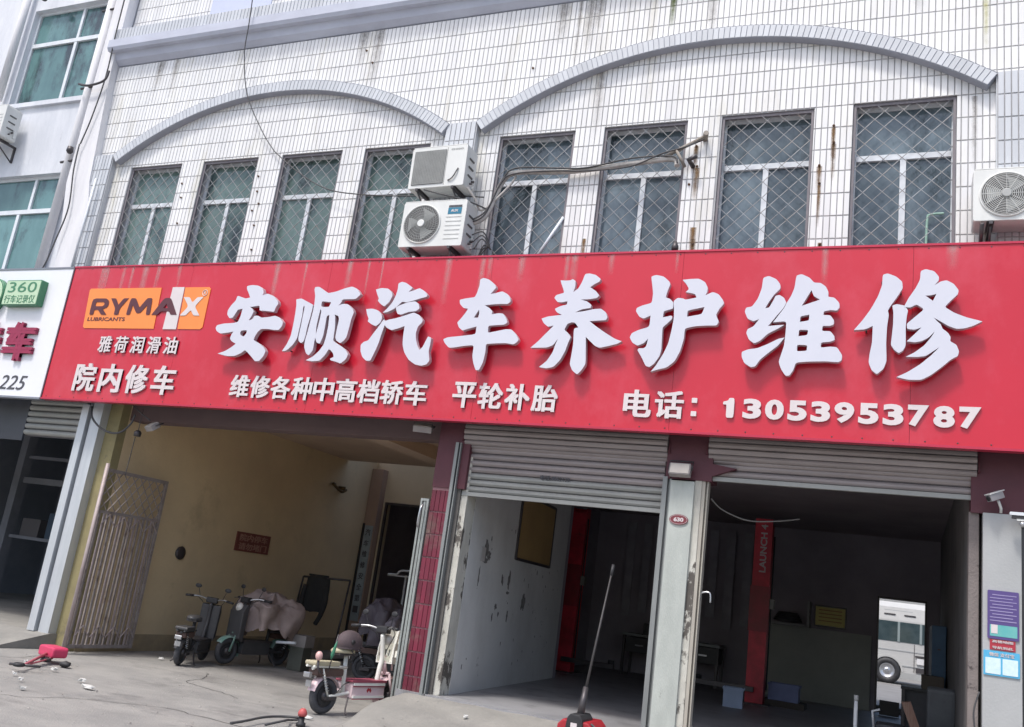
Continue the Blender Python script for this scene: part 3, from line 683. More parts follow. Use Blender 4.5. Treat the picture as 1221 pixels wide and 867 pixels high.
# ================================================================== neighbour on the left
nb = empty('neighbour_building', (-15, 10.5, 0), 'stained white plaster building with green glass windows left of the tiled one', 'building')
NY = 10.25
wins = [(-15.72, -13.62, 9.22, 11.30), (-17.2, -13.66, 5.3, 7.73)]
mb = MB()
mb.box(-25, -15.72, NY, NY + .3, 3.97, 12.5).box(-13.62, -13.02, NY, NY + .3, 3.97, 12.5)
mb.box(-15.72, -13.62, NY, NY + .3, 11.30, 12.5).box(-15.72, -13.62, NY, NY + .3, 7.73, 9.22).box(-15.72, -13.66, NY, NY + .3, 3.97, 5.3).box(-13.66, -13.62, NY, NY + .3, 3.97, 7.73)
mb2 = MB()
mb.build('wall', plaster_m, nb)
def nwin(x0, x1, z0, z1, tz, tops, bots, parent):
    m = .05; y = NY + .10
    b = MB().box(x0, x0 + m, y, y + .07, z0, z1).box(x1 - m, x1, y, y + .07, z0, z1).box(x0 + m, x1 - m, y, y + .07, z1 - m, z1).box(x0 + m, x1 - m, y, y + .07, z0, z0 + m)
    b.box(x0 + m, x1 - m, y - .01, y + .07, tz - .04, tz + .04)
    for t in tops: b.box(t - .03, t + .03, y, y + .07, tz + .04, z1 - m)
    for t in bots: b.box(t - .035, t + .035, y - .005, y + .07, z0 + m, tz - .04)
    w = b.build('window', white_alu, parent)
    for edges, za, zb in (([x0 + m] + tops + [x1 - m], tz + .04, z1 - m), ([x0 + m] + bots + [x1 - m], z0 + m, tz - .04)):
        for i in range(len(edges) - 1):
            MB().box(edges[i] + .02, edges[i + 1] - .02, y + .03 + .004 * (i % 2), y + .038 + .004 * (i % 2), za, zb).build('pane', glass_green, w)
    MB().box(x0 - .08, x1 + .06, NY - .06, y - .001, z0 - .09, z0 + .0).build('sill', plaster_m, w)
nwin(-15.72, -13.62, 9.22, 11.30, 10.57, [-14.50], [-14.50], nb)
nwin(-15.72, -13.66, 5.3, 7.73, 7.05, [-14.50], [-14.72], nb)
MB().box(-15.8, -13.5, 10.6, 10.7, 5.2, 7.9).box(-15.8, -13.5, 10.6, 10.7, 9.1, 11.4).build('curtain', mat('teal_curtain', (.20, .36, .36), .9, (.12, .24, .25), 2.0, .9, stretch=(6, 1, .3)), nb)
# white strip between the two fronts, down pipes and clamps
MB().prism_y([(-13.04, 3.97), (-12.66, 3.97), (-12.66, 5.9), (-12.70, 6.3), (-12.66, 6.9), (-12.80, 7.4), (-12.87, 8.2), (-13.0, 9.6), (-13.01, 12.5), (-13.34, 12.5), (-13.34, 7.4), (-13.10, 6.2)], 10.06, NY - .002).build('plaster_strip', strip_m, nb)
pb = MB().tube([(-13.56, 10.16, 5.5), (-13.55, 10.16, 12.4)], .075, 14).build('drain_pipe', strip_m, nb)
for z in (7.85, 9.3, 10.9): MB().tube([(-13.70, 10.12, z), (-13.36, 10.12, z + .02)], .022, 8).tube([(-13.40, 10.12, z), (-13.40, 10.2, z)], .03, 8).build('pipe_clamp', dkmetal_m, nb)
MB().tube([(-15.86, 10.12, 9.3), (-15.87, 10.12, 12.4)], .07, 14).build('drain_pipe', strip_m, nb)
MB().lathe([(.05, 0), (.065, .05), (.03, .12)], (-15.3, 10.05, 11.35), 'z', 10).build('wall_knob', dkmetal_m, nb)
MB().lathe([(.03, 0), (.06, .04), (.05, .12)], (-13.42, 10.02, 7.95), 'z', 10).build('pipe_bracket', dkmetal_m, nb)
# neighbour's shop below
nd = mat('dim_shop_wall', (.24, .26, .30), .8, (.16, .18, .21), .8, .9)
MB().box(-25, -11.66, 15.5, 15.7, .2, 4.1).box(-25, -11.66, 10.42, 15.5, 3.75, 4.1).box(-11.66, -11.30, 10.25, 15.5, .2, 4.1).box(-18.2, -18, 10.25, 15.5, .2, 3.75).build('shop_interior', nd, nb)
MB().box(-16.7, -16.52, 13.2, 13.4, .2, 3.74).box(-16.52, -14.0, 13.3, 13.4, 2.5, 2.62).box(-16.52, -14.0, 13.3, 13.7, 1.4, 1.46).box(-16.52, -14.0, 13.3, 13.4, 3.0, 3.06).build('shelf_frame', mat('shelf_grey', (.22, .23, .26), .6, (.15, .16, .18), 2, .7), nb)
MB().box(-25, -12.95, 10.2, 10.24, 2.95, 3.74).build('dark_fascia', mat('dark_fascia', (.06, .065, .08), .5, (.04, .045, .055), 1.5, .7), nb)
ns = MB().box(-12.94, -11.70, 10.24, 10.25, 3.03, 3.74).build('roller_shutter', dkmetal_m, nb)
b = MB().prism_x([(10.235, 0), (10.205, .012), (10.19, .035), (10.19, .060), (10.205, .082), (10.235, .086)], 0, 1.24)
me = bpy.data.meshes.new('slat'); me.from_pydata(b.v, [], b.f); me.materials.append(slat_l)
for k in range(7): o = link('slat', me, ns); o.location = (-12.94, 0, 3.05 + k * .098)
MB().tube([(-12.30, 10.9, 2.98), (-11.68, 10.9, 3.0)], .02, 8).build('tube_light', white_alu, nb)
# rear: far wall of the yard
yw = MB().box(-14, 14, 40, 40.3, .4, 5).build('yard_wall', mat('yard_wall_white', (.36, .37, .36), .8, (.28, .28, .28), 1, .6)); tag(yw, 'pale wall at the back of the yard, beyond the bus seen through the rear doorway', 'wall')

GLYPHS = {
 '安': [["-8576,5297 -8490,5312 -8375,5301 -8291,5258 -8261,5195 -8275,5156 -8190,5182 -8081,5147 -7992,5076 -7972,5029 -8004,4975 -8016,4913 -8099,4921 -8174,4929 -8270,4932 -8284,5007 -8445,4984 -8402,4960 -8364,4921 -8386,4858 -8423,4788 -8363,4804 -8338,4854 -8284,4859 -8204,4828 -8079,4839 -7985,4858 -7897,4829 -7833,4768 -7834,4714 -7873,4653 -7962,4652 -8074,4667 -8181,4663 -8225,4619 -8255,4558 -8269,4504 -8148,4452 -8063,4400 -8023,4348 -8042,4279 -8097,4210 -8167,4201 -8247,4268 -8347,4342 -8382,4356 -8440,4309 -8540,4269 -8670,4266 -8838,4299 -8725,4335 -8628,4391 -8558,4446 -8642,4483 -8680,4521 -8668,4584 -8641,4623 -8740,4607 -8868,4590 -8945,4628 -8976,4675 -8958,4715 -8850,4739 -8683,4748 -8603,4764 -8578,4850 -8569,4960 -8649,4945 -8680,4882 -8713,4826 -8767,4818 -8819,4873 -8826,4937 -8781,5016 -8722,5080 -8709,5154 -8611,5127 -8551,5110 -8480,5126 -8526,5197 -8568,5253","-8506,4640 -8415,4645 -8413,4602 -8447,4552 -8507,4570 -8526,4609"],
  ],
 '顺': [["-7687,5095 -7597,5105 -7490,5058 -7394,5017 -7390,4959 -7398,4838 -7414,4717 -7418,4567 -7432,4493 -7470,4470 -7517,4506 -7527,4566 -7523,4702 -7522,4853 -7522,4982 -7534,5005 -7545,4975 -7535,4868 -7538,4747 -7541,4626 -7546,4536 -7595,4445 -7680,4362 -7752,4353 -7699,4444 -7657,4565 -7652,4731 -7656,4898 -7666,5021"],
  ["-7416,5234 -7411,5268 -7346,5272 -7248,5217 -7180,5178 -7056,5200 -6930,5244 -6818,5270 -6727,5234 -6662,5159 -6689,5129 -6731,5092 -6898,5090 -6931,5086 -6953,5033 -6980,5001 -6918,5026 -6833,5021 -6745,4958 -6718,4906 -6740,4810 -6749,4692 -6763,4560 -6795,4516 -6845,4479 -6911,4515 -6937,4558 -6935,4706 -6931,4810 -6949,4854 -7013,4876 -6997,4839 -6972,4706 -6965,4573 -6959,4507 -6829,4443 -6735,4386 -6690,4329 -6709,4264 -6779,4204 -6849,4224 -6945,4244 -6958,4266 -6904,4288 -6924,4339 -6974,4382 -7003,4396 -7051,4307 -7118,4233 -7235,4223 -7336,4235 -7232,4289 -7149,4371 -7099,4453 -7083,4571 -7081,4720 -7096,4869 -7135,4854 -7131,4719 -7133,4571 -7161,4467 -7215,4481 -7257,4554 -7256,4510 -7252,4377 -7303,4302 -7353,4331 -7402,4419 -7410,4508 -7394,4628 -7384,4778 -7371,4914 -7372,5035 -7384,5142","-7258,5065 -7106,5049 -7129,4981 -7214,4982 -7253,4989","-7256,4954 -7237,4929 -7236,4808 -7244,4689 -7253,4592 -7270,4703 -7265,4838"],
  ],
 '汽': [["-6442,5224 -6352,5245 -6253,5234 -6186,5177 -6173,5133 -6202,5053 -6270,4987 -6334,5024 -6383,5068 -6372,5098 -6408,5157"],
  ["-6536,4951 -6442,4958 -6357,4936 -6291,4885 -6270,4834 -6284,4768 -6343,4717 -6407,4739 -6481,4782 -6472,4819 -6508,4877"],
  ["-6237,4812 -6204,4769 -6217,4711 -6238,4610 -6255,4495 -6284,4394 -6309,4322 -6335,4251 -6399,4249 -6465,4298 -6508,4376 -6522,4462 -6482,4503 -6421,4521 -6372,4601 -6310,4696"],
  ["-6113,5302 -6062,5326 -5995,5308 -5933,5270 -5888,5240 -5940,5182 -5866,5204 -5785,5235 -5708,5195 -5652,5144 -5663,5115 -5752,5094 -5841,5066 -5946,5041 -6011,5052 -6064,4994 -6119,4950 -6207,4907 -6273,4902 -6216,4958 -6153,5045 -6122,5133 -6106,5221"],
  ["-6091,4972 -6019,5008 -5915,5044 -5815,5055 -5763,5022 -5736,4957 -5784,4921 -5891,4911 -5994,4874 -6051,4885"],
  ["-6223,4783 -6163,4805 -6049,4827 -5929,4864 -5811,4903 -5728,4871 -5663,4807 -5664,4772 -5716,4715 -5731,4629 -5716,4545 -5678,4461 -5638,4406 -5600,4448 -5574,4519 -5548,4586 -5499,4569 -5498,4478 -5507,4394 -5473,4270 -5507,4221 -5579,4201 -5673,4217 -5776,4277 -5855,4374 -5896,4472 -5909,4585 -5911,4720 -5992,4691 -6097,4662 -6175,4697 -6215,4740"],
  ],
 '车': [["-4941,5342 -4896,5364 -4812,5337 -4723,5270 -4704,5231 -4728,5201 -4768,5148 -4691,5162 -4615,5182 -4539,5146 -4493,5093 -4483,5048 -4520,5015 -4607,5018 -4731,5011 -4825,5000 -4756,4965 -4710,4920 -4712,4882 -4620,4898 -4557,4890 -4509,4830 -4486,4778 -4528,4749 -4613,4745 -4737,4735 -4731,4643 -4617,4666 -4497,4692 -4420,4690 -4341,4617 -4307,4559 -4335,4522 -4370,4500 -4471,4516 -4594,4511 -4733,4501 -4726,4406 -4737,4273 -4776,4169 -4822,4165 -4867,4255 -4894,4343 -4895,4484 -5028,4472 -5153,4450 -5233,4444 -5299,4501 -5333,4553 -5272,4580 -5113,4597 -4893,4623 -4896,4724 -4985,4700 -5084,4669 -5140,4714 -5171,4775 -5126,4828 -5074,4905 -5049,4955 -5116,4966 -5173,5020 -5185,5074 -5096,5093 -4977,5108 -4955,5172 -4937,5265","-4895,4943 -4885,4897 -4892,4837 -4951,4840"],
  ],
 '养': [["-3864,5316 -3799,5310 -3735,5314 -3713,5330 -3671,5305 -3669,5225 -3685,5162 -3627,5209 -3589,5288 -3562,5391 -3508,5398 -3427,5378 -3358,5324 -3370,5293 -3429,5262 -3479,5223 -3404,5175 -3354,5119 -3378,5088 -3470,5073 -3579,5069 -3498,5046 -3438,5002 -3442,4963 -3549,4948 -3631,4908 -3515,4924 -3409,4948 -3317,4955 -3250,4909 -3225,4847 -3240,4813 -3331,4808 -3438,4800 -3354,4738 -3238,4663 -3109,4588 -3024,4559 -3073,4528 -3190,4496 -3279,4476 -3342,4501 -3411,4561 -3462,4606 -3449,4492 -3427,4279 -3469,4202 -3516,4148 -3584,4199 -3621,4274 -3614,4381 -3607,4520 -3622,4708 -3569,4721 -3615,4780 -3655,4786 -3708,4767 -3742,4692 -3695,4658 -3646,4604 -3672,4534 -3698,4426 -3747,4317 -3822,4231 -3915,4213 -4000,4227 -3911,4306 -3853,4408 -3827,4516 -3807,4579 -3857,4500 -3932,4468 -4141,4462 -4055,4544 -3957,4655 -3880,4743 -3950,4726 -4013,4773 -4047,4829 -3967,4857 -3793,4877 -3861,4908 -3894,4953 -3823,4988 -3746,5006 -3743,5048 -3813,5035 -3870,5039 -3917,5091 -3897,5128 -3799,5155 -3819,5211 -3851,5275"],
  ],
 '护': [["-2752,5346 -2694,5365 -2604,5344 -2532,5281 -2519,5243 -2544,5167 -2559,5088 -2506,5072 -2466,5030 -2460,4954 -2565,4924 -2570,4849 -2467,4872 -2459,4834 -2516,4774 -2562,4729 -2557,4595 -2552,4462 -2567,4388 -2617,4306 -2670,4260 -2715,4274 -2768,4369 -2828,4457 -2815,4479 -2757,4480 -2730,4503 -2716,4593 -2762,4540 -2833,4509 -2896,4545 -2934,4605 -2914,4658 -2837,4697 -2716,4735 -2714,4871 -2791,4833 -2845,4856 -2892,4924 -2886,4962 -2822,4993 -2714,5023 -2710,5138 -2730,5245"],
  ["-2381,5299 -2296,5308 -2196,5311 -2122,5268 -2088,5200 -2091,5147 -2109,5110 -2028,5150 -1963,5124 -1910,5057 -1893,5012 -1937,4954 -1973,4880 -1935,4799 -1957,4755 -2053,4755 -2193,4746 -2306,4719 -2307,4598 -2337,4451 -2390,4333 -2476,4258 -2574,4234 -2650,4207 -2599,4277 -2532,4403 -2480,4537 -2457,4685 -2442,4834 -2448,4939 -2464,5042 -2420,5082 -2362,5077 -2325,5059 -2206,5085 -2224,5126 -2282,5142 -2333,5150 -2300,5187 -2334,5248","-2293,4932 -2105,4972 -2131,4887 -2294,4857"],
  ],
 '维': [["-1489,5311 -1431,5332 -1349,5294 -1305,5236 -1297,5183 -1360,5115 -1410,5033 -1447,4958 -1406,4965 -1369,5040 -1345,5100 -1304,5110 -1255,5077 -1228,5021 -1255,4957 -1318,4875 -1404,4753 -1312,4764 -1237,4769 -1296,4727 -1402,4667 -1479,4585 -1539,4555 -1597,4598 -1630,4672 -1619,4717 -1558,4748 -1501,4833 -1562,4807 -1627,4837 -1663,4920 -1649,4965 -1587,4977 -1530,5071 -1496,5192"],
  ["-1664,4457 -1597,4487 -1501,4501 -1381,4557 -1289,4610 -1225,4625 -1285,4537 -1388,4447 -1466,4373 -1509,4299 -1556,4286 -1628,4332 -1660,4398"],
  ["-1139,5331 -1085,5346 -1002,5304 -953,5246 -886,5242 -831,5200 -802,5140 -803,5084 -740,5074 -688,5015 -683,4964 -708,4928 -773,4935 -838,4920 -843,4879 -771,4877 -732,4819 -734,4775 -772,4758 -844,4760 -848,4702 -763,4700 -722,4646 -718,4603 -758,4585 -851,4575 -853,4518 -756,4531 -691,4525 -637,4440 -641,4384 -672,4362 -801,4370 -983,4362 -1094,4349 -1116,4266 -1153,4204 -1193,4203 -1243,4276 -1271,4355 -1246,4450 -1224,4538 -1216,4699 -1217,4809 -1354,4795 -1277,4913 -1248,4957 -1224,5017 -1181,5099 -1152,5189","-975,5160 -949,5094 -884,5052 -1067,4982","-1074,4864 -984,4883 -985,4817 -1076,4802","-1080,4714 -987,4712 -994,4654 -1084,4641","-1091,4547 -989,4544 -991,4481 -1091,4473"],
  ],
 '修': [["-272,5326 -224,5340 -142,5304 -83,5246 -76,5176 -124,5084 -181,4992 -213,4931 -201,4885 -215,4763 -219,4582 -209,4388 -236,4305 -297,4244 -348,4287 -380,4369 -373,4459 -353,4580 -352,4762 -423,4724 -534,4715 -453,4823 -376,4947 -312,5085 -275,5209"],
  ["-172,4985 -128,5000 -55,4984 -20,4931 -32,4870 -39,4749 -34,4555 -57,4502 -98,4472 -142,4508 -174,4560 -168,4643 -158,4779 -159,4916"],
  ["89,5359 135,5380 214,5357 261,5294 261,5256 223,5203 275,5241 332,5255 397,5216 443,5148 437,5103 374,5036 317,4968 401,4908 515,4857 658,4816 578,4769 503,4742 428,4735 351,4767 287,4811 220,4853 248,4819 285,4782 301,4737 352,4693 376,4649 372,4605 429,4569 453,4504 443,4453 381,4416 306,4341 206,4252 118,4198 2,4194 -112,4220 -12,4275 102,4358 203,4456 276,4542 202,4485 152,4447 75,4435 -31,4436 48,4482 137,4558 200,4647 231,4707 174,4640 110,4602 46,4589 -26,4600 31,4660 108,4748 43,4723 -25,4732 -30,4787 40,4855 130,4943 57,4996 -1,4961 -61,4969 -17,5068 47,5175 85,5266","138,5090 192,5094 241,5109 209,5033"],
  ],
}

# ================================================================== the long red sign
SY = 9.75
sign = empty('sign_board', (-5.5, SY, 3.57), 'long glossy red shop sign with eight big white brush style characters and a phone number', 'sign')
seams = [-12.185, -9.75, -7.3, -4.86, -2.42, .02, 2.46, 3.2]
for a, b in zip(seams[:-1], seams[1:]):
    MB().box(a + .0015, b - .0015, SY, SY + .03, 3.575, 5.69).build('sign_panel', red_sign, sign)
edge_m = mat('red_sign_edge', (.50, .03, .07), .35, (.42, .03, .06), 2, .6, metal=.2)
MB().box(-12.19, 3.2, SY - .012, SY + .10, 5.691, 5.715).box(-12.19, 3.2, SY - .014, SY + .10, 3.548, 3.574).build('edge_trim', edge_m, sign)
MB().box(-12.215, -12.191, SY - .010, SY + .10, 3.55, 5.715).build('edge_trim', mat('dark_edge_trim', (.10, .06, .08), .5, (.14, .09, .11), 3, .6), sign)
MB().box(-12.18, 3.2, SY + .034, SY + .045, 3.60, 5.67).build('sign_back', dkmetal_m, sign)
for ch, strokes in GLYPHS.items():
    par = None
    for i, st in enumerate(strokes):
        lo = [[tuple(int(q) / 1000 for q in p.split(',')) for p in lp.split()] for lp in st]
        o = glyph('character' if i == 0 else 'stroke', lo, 9.62, 0.065, letter_w, letter_side, par or sign, off=i * .0015)
        if i == 0: par = o
    xs = [v.co.x for v in par.data.vertices]; zs = [v.co.z for v in par.data.vertices]
    cx = (min(xs) + max(xs)) / 2; cz = (min(zs) + max(zs)) / 2
    b = MB()
    for v in list(par.data.vertices)[::max(1, len(par.data.vertices) // 5)][:5]:
        b.tube([(v.co.x * .93 + cx * .07, 9.68, v.co.z * .93 + cz * .07), (v.co.x * .93 + cx * .07, SY + .002, v.co.z * .93 + cz * .07)], .010, 6)
    b.build('standoff', dkmetal_m, par)
def raised(s, x0, x1, z0, z1, gap=.10, bold=.028, **k): chars(s, x0, x1, z0, z1, SY - .002, .022, flat_w, sign, gap=gap, bold=bold, side=letter_side, **k)
raised('雅荷润滑油', -11.25, -9.70, 4.305, 4.565, gap=.20, bold=.022)
raised('院内修车', -11.58, -9.60, 3.695, 4.13, gap=.16, bold=.034)
raised('维修各种中高档轿车', -8.59, -5.50, 3.715, 4.03, gap=.06, bold=.032)
raised('平轮补胎', -5.14, -3.76, 3.715, 4.04, gap=.08, bold=.032)
raised('电话', -2.96, -2.27, 3.705, 4.02, gap=.10, bold=.034)
for z in (3.745, 3.895):
    MB().bbox(-2.185, -2.125, SY - .024, SY - .002, z, z + .055, .006).build('character', flat_w, sign)
chars('13053953787', -1.86, .66, 3.745, 3.965, SY - .002, .024, flat_w, sign, gap=.17, bold=.045, side=letter_side)
b = MB()
for i in range(52):
    for z in (3.60, 5.665): b.lathe([(.009, 0), (.006, .004)], (-12.1 + i * .292, SY - .0005, z), (Vector((0, -1, 0)), Vector((1, 0, 0)), Vector((0, 0, 1))), 6)
tag(b.build('panel_screws', dkmetal_m, sign), kind='stuff')
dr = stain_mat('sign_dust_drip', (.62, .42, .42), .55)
rnd = random.Random(12)
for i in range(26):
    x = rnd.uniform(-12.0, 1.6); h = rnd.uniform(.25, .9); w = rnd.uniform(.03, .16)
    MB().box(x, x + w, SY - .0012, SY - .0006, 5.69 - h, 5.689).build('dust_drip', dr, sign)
# oil company logo panel (flat print)
lp = MB()
lg = MB().prism_y([(-11.66, 4.69), (-10.25, 4.69), (-10.28, 5.335), (-11.72, 5.335), (-11.745, 5.31), (-11.69, 4.715)], SY - .010, SY - .001).build('logo_panel', orange_m, sign)
MB().prism_y([(-9.79, 4.69), (-9.37, 4.69), (-9.33, 4.72), (-9.335, 5.31), (-9.37, 5.335), (-9.82, 5.335)], SY - .010, SY - .001).build('logo_panel', orange_m, sign)
MB().prism_y([(-10.07, 4.685), (-9.815, 4.685), (-9.835, 5.34), (-10.06, 5.34)], SY - .013, SY - .001).build('logo_stripe', flat_w, sign)
rx = [(-11.62, -11.26, 'R'), (-11.24, -10.88, 'Y'), (-10.86, -10.38, 'M'), (-10.35, -9.86, 'A')]
LG = {'R': [[(0, 0), (.24, 0), (.24, .30), (.46, .30), (.70, 0), (1, 0), (.72, .34), (.95, .46), (1, .66), (.95, .86), (.78, 1), (0, 1)], [(.24, .52), (.24, .78), (.66, .78), (.74, .70), (.74, .60), (.66, .52)]],
 'Y': [[(.37, 0), (.63, 0), (.63, .38), (1, 1), (.72, 1), (.50, .60), (.28, 1), (0, 1), (.37, .38)]],
 'M': [[(0, 0), (.17, 0), (.20, .58), (.42, .10), (.58, .10), (.80, .58), (.83, 0), (1, 0), (.95, 1), (.74, 1), (.50, .44), (.26, 1), (.05, 1)]],
 'A': [[(0, 0), (.24, 0), (.33, .20), (.67, .20), (.76, 0), (1, 0), (.63, 1), (.37, 1)], [(.41, .40), (.50, .66), (.59, .40)]],
 'X': [[(0, 0), (.30, 0), (.50, .30), (.70, 0), (1, 0), (.66, .50), (1, 1), (.70, 1), (.50, .70), (.30, 1), (0, 1), (.34, .50)]]}
def logo_letter(c, a, b, z0, z1, yy, m):
    return glyph('logo_letter', [[(a + (b - a) * u, z0 + (z1 - z0) * w) for u, w in lp] for lp in LG[c]], yy - .003, .003, m, m, lg)
for a, b, c in rx: logo_letter(c, a, b, 4.905, 5.17, SY - .0135, dbrown_m)
logo_letter('X', -9.80, -9.43, 4.895, 5.18, SY - .0135, flat_w)
text('logo_print', 'LUBRICANTS', -11.63, -10.86, 4.805, 4.865, SY - .0105, .003, dbrown_m, lg, .02)
MB().torus((-9.42, SY - .014, 5.245), .045, .005, 'y', 18, 6).build('logo_print', flat_w, lg)
text('logo_print', 'R', -9.437, -9.403, 5.222, 5.268, SY - .0125, .003, flat_w, lg, .02)

# ================================================================== neighbour's white sign
ns2 = empty('sign_board', (-14.5, SY, 3.57), 'white shop sign with maroon characters and a green badge at the left edge', 'sign')
MB().box(-20, -12.22, SY, SY + .06, 3.57, 5.68).build('sign_panel', white_sign, ns2)
MB().box(-20, -12.22, SY - .01, SY + .10, 5.681, 5.71).box(-20, -12.22, SY - .01, SY + .10, 3.54, 3.569).build('edge_trim', mat('grey_trim', (.22, .24, .28), .5, (.16, .17, .2), 2, .6), ns2)
bd = MB().bbox(-13.50, -12.70, 9.63, SY - .001, 5.03, 5.455, .02).build('badge', [green_d], ns2)
MB().bbox(-13.49, -12.715, 9.622, 9.629, 5.045, 5.44, .02).build('badge_face', green_p, bd)
text('badge_letters', '360', -13.42, -12.78, 5.245, 5.42, 9.6215, .004, green_d, bd, .0)
text('badge_letters', '行车记录仪', -13.45, -12.76, 5.065, 5.20, 9.6215, .004, green_d, bd, .0)
rb = MB().lathe([(.30, 0), (.30, .10)], (-13.86, 9.65, 5.22), 'y', 36).build('round_badge', green_d, ns2)
MB().lathe([(.28, 0), (.285, .012)], (-13.86, 9.637, 5.22), 'y', 36).build('badge_face', green_p, rb)
MB().ellipsoid((-13.86, 9.64, 5.25), .17, .02, .17, 20, 8).build('badge_emblem', mat('emblem_yellow_green', (.45, .50, .12), .4, (.3, .42, .1), 4, .6), rb)
for ch, a in (('洗', -14.06), ('车', -13.30)):
    text('character', ch, a, a + .68, 4.13, 4.77, SY - .002, .05, maroon_l, ns2, .075, side=maroon_l)
text('phone_digits', '225', -13.20, -12.60, 3.67, 3.90, SY - .001, .006, dark_l, ns2, .0, shear=.25)

# ================================================================== outdoor units of the air conditioners
def ac_unit(w, h, d, fan, badge, logo=None):
    """local space: back left bottom corner of the casing at the origin, front faces -Y"""
    r = empty('air_conditioner', (0, 0, 0))
    y0 = -d
    cs = MB().bbox(0, w, y0, 0, 0, h, .022, 3).build('casing', ac_m, r, .006)
    MB().box(.015, w - .015, y0 - .001, -.01, h + .001, h + .014).build('top_cover', ac_m, r, .003)
    if fan:
        fx, fz, fr = w * .335, h * .50, h * .405
        MB().lathe([(fr, 0), (fr, .004)], (fx, y0 - .006, fz), 'y', 44).build('fan_recess', ac_dark, r)
        f = MB()
        for k in range(3):
            a = k * 2 * PI / 3 + .4
            pts = []
            for t in (0, .35, .7, 1.0): pts.append((a + t * .2, .05 + (fr * .88 - .05) * t))
            for t in (1.0, .7, .35, 0): pts.append((a + .85 + t * .35, .05 + (fr * .88 - .05) * t))
            b = len(f.v)
            for q, (an, ra) in enumerate(pts): f.v.append((fx + ra * math.cos(an), y0 - (.008 if q < 4 else .016), fz + ra * math.sin(an)))
            for q in range(3): f.face([b + q, b + q + 1, b + 6 - q, b + 7 - q])
        f.build('fan_blade', ac_fan, r)
        g = MB()
        nr = 7 if fan == 1 else 13
        for k in range(1, nr + 1): g.torus((fx, y0 - .028, fz), fr * k / nr, .0028, 'y', 36, 4)
        ns = 44 if fan == 1 else 12
        for k in range(ns):
            a = 2 * PI * k / ns; pts = []
            for t in (.16, .4, .65, .85, 1.0):
                an = a + (.55 * t if fan == 1 else 0); pts.append((fx + fr * t * math.cos(an), y0 - .031, fz + fr * t * math.sin(an)))
            g.tube(pts, .0026, 4, False)
        g.build('fan_guard', ac_grill if fan == 1 else ac_m, r)
        MB().lathe([(fr + .018, 0), (fr + .018, -.014), (fr + .002, -.026), (fr - .004, 0)], (fx, y0 - .002, fz), 'y', 44).v
        MB().torus((fx, y0 - .006, fz), fr + .010, .012, 'y', 44, 8).build('fan_ring', ac_m, r)
        MB().lathe([(fr * .20, .0), (fr * .20, .010), (fr * .17, .016)], (fx, y0 - .028, fz), (Vector((0, -1, 0)), Vector((1, 0, 0)), Vector((0, 0, 1))), 20).build('hub_cap', ac_m if fan == 1 else ac_fan, r)
        for k in range(6): MB().bbox(w * .70, w * .94, y0 - .006, y0 - .0005, .10 + k * .062, .10 + k * .062 + .018, .008, 2).build('louvre', ac_m, r)
    else:
        MB().box(.05, w * .63, y0 - .006, y0 - .0005, .05, h - .05).build('grille_back', ac_dark, r)
        g = MB()
        for k in range(30): z = .055 + (h - .115) * k / 29; g.box(.05, w * .63, y0 - .012, y0 - .0065, z, z + .010)
        for k in range(20): xx = .05 + (w * .63 - .056) * k / 19; g.box(xx, xx + .004, y0 - .016, y0 - .0125, .05, h - .05)
        g.build('front_grille', ac_grill, r)
        MB().box(w * .645, w * .65, y0 - .003, y0, .02, h - .02).build('panel_joint', ac_dark, r)
        b = MB(); b.tube(smooth_path([(w * .72, y0 - .01, .08), (w * .80, y0 - .02, .11), (w * .86, y0 - .02, .20), (w * .88, y0 - .01, .25)]), .009, 6); b.build('torn_tape', dkmetal_m, r)
    if badge:
        MB().box(w * .72, w * .93, y0 - .004, y0 - .0005, h * .70, h * .84).build('badge', mat('badge_blue', (.02, .16, .26), .4, (.03, .2, .3), 6, .5), r)
        MB().box(w * .725, w * .93, y0 - .004, y0 - .0005, h * .85, h * .895).build('badge_strip', dark_l, r)
        text('badge_letters', 'AUX', w * .765, w * .88, h * .745, h * .80, y0 - .0045, .002, flat_w, r, .04)
    elif not fan:
        text('maker_name', 'CHIGO', w * .71, w * .93, h * .885, h * .925, y0 - .001, .002, ac_grill, r, .03)
    for k in range(3):
        MB().box(w + .0005, w + .012, -d * .72, -d * .30, h * (.30 + k * .2), h * (.30 + k * .2) + .022).build('side_vent', ac_dark, r)
    MB().box(w - .02, w + .028, -d * .25, -.04, .05, .20).build('valve_cover', ac_m, r, .006)
    b = MB().tube([(w + .02, -d * .4, .13), (w + .055, -d * .4, .13)], .018, 10).tube([(w + .02, -d * .55, .08), (w + .055, -d * .55, .08)], .014, 10); b.build('valve', dkmetal_m, r)
    for x in (w * .16, w * .80):
        MB().box(x, x + .035, -d - .02, .16, -.042, -.006).box(x, x + .035, .12, .16, -.32, -.043).build('bracket', dkmetal_m, r)
        MB().tube([(x + .017, -d + .03, -.05), (x + .017, .12, -.31)], .012, 6).build('bracket_brace', dkmetal_m, r)
    for x in (w * .16, w * .80): MB().box(x - .02, x + .05, -d + .01, -.02, -.006, .0).build('foot', dkmetal_m, r)
    return r
a1 = ac_unit(.84, .60, .32, 0, False); a1.location = (-6.31, 10.07, 6.72); a1.rotation_euler = (0, math.radians(-1.2), 0)
tag(a1, 'white outdoor unit with square mesh front, upper one between the arches', 'air conditioner', 'air conditioner outdoor units on the front')
a2 = ac_unit(.95, .645, .32, 1, True); a2.location = (-6.31, 10.07, 5.87); a2.rotation_euler = (0, 0, 0)
tag(a2, 'white outdoor unit with white hub and blue badge, just above the sign', 'air conditioner', 'air conditioner outdoor units on the front')
a3 = ac_unit(.92, .58, .32, 2, False); a3.location = (.575, 10.07, 5.955)
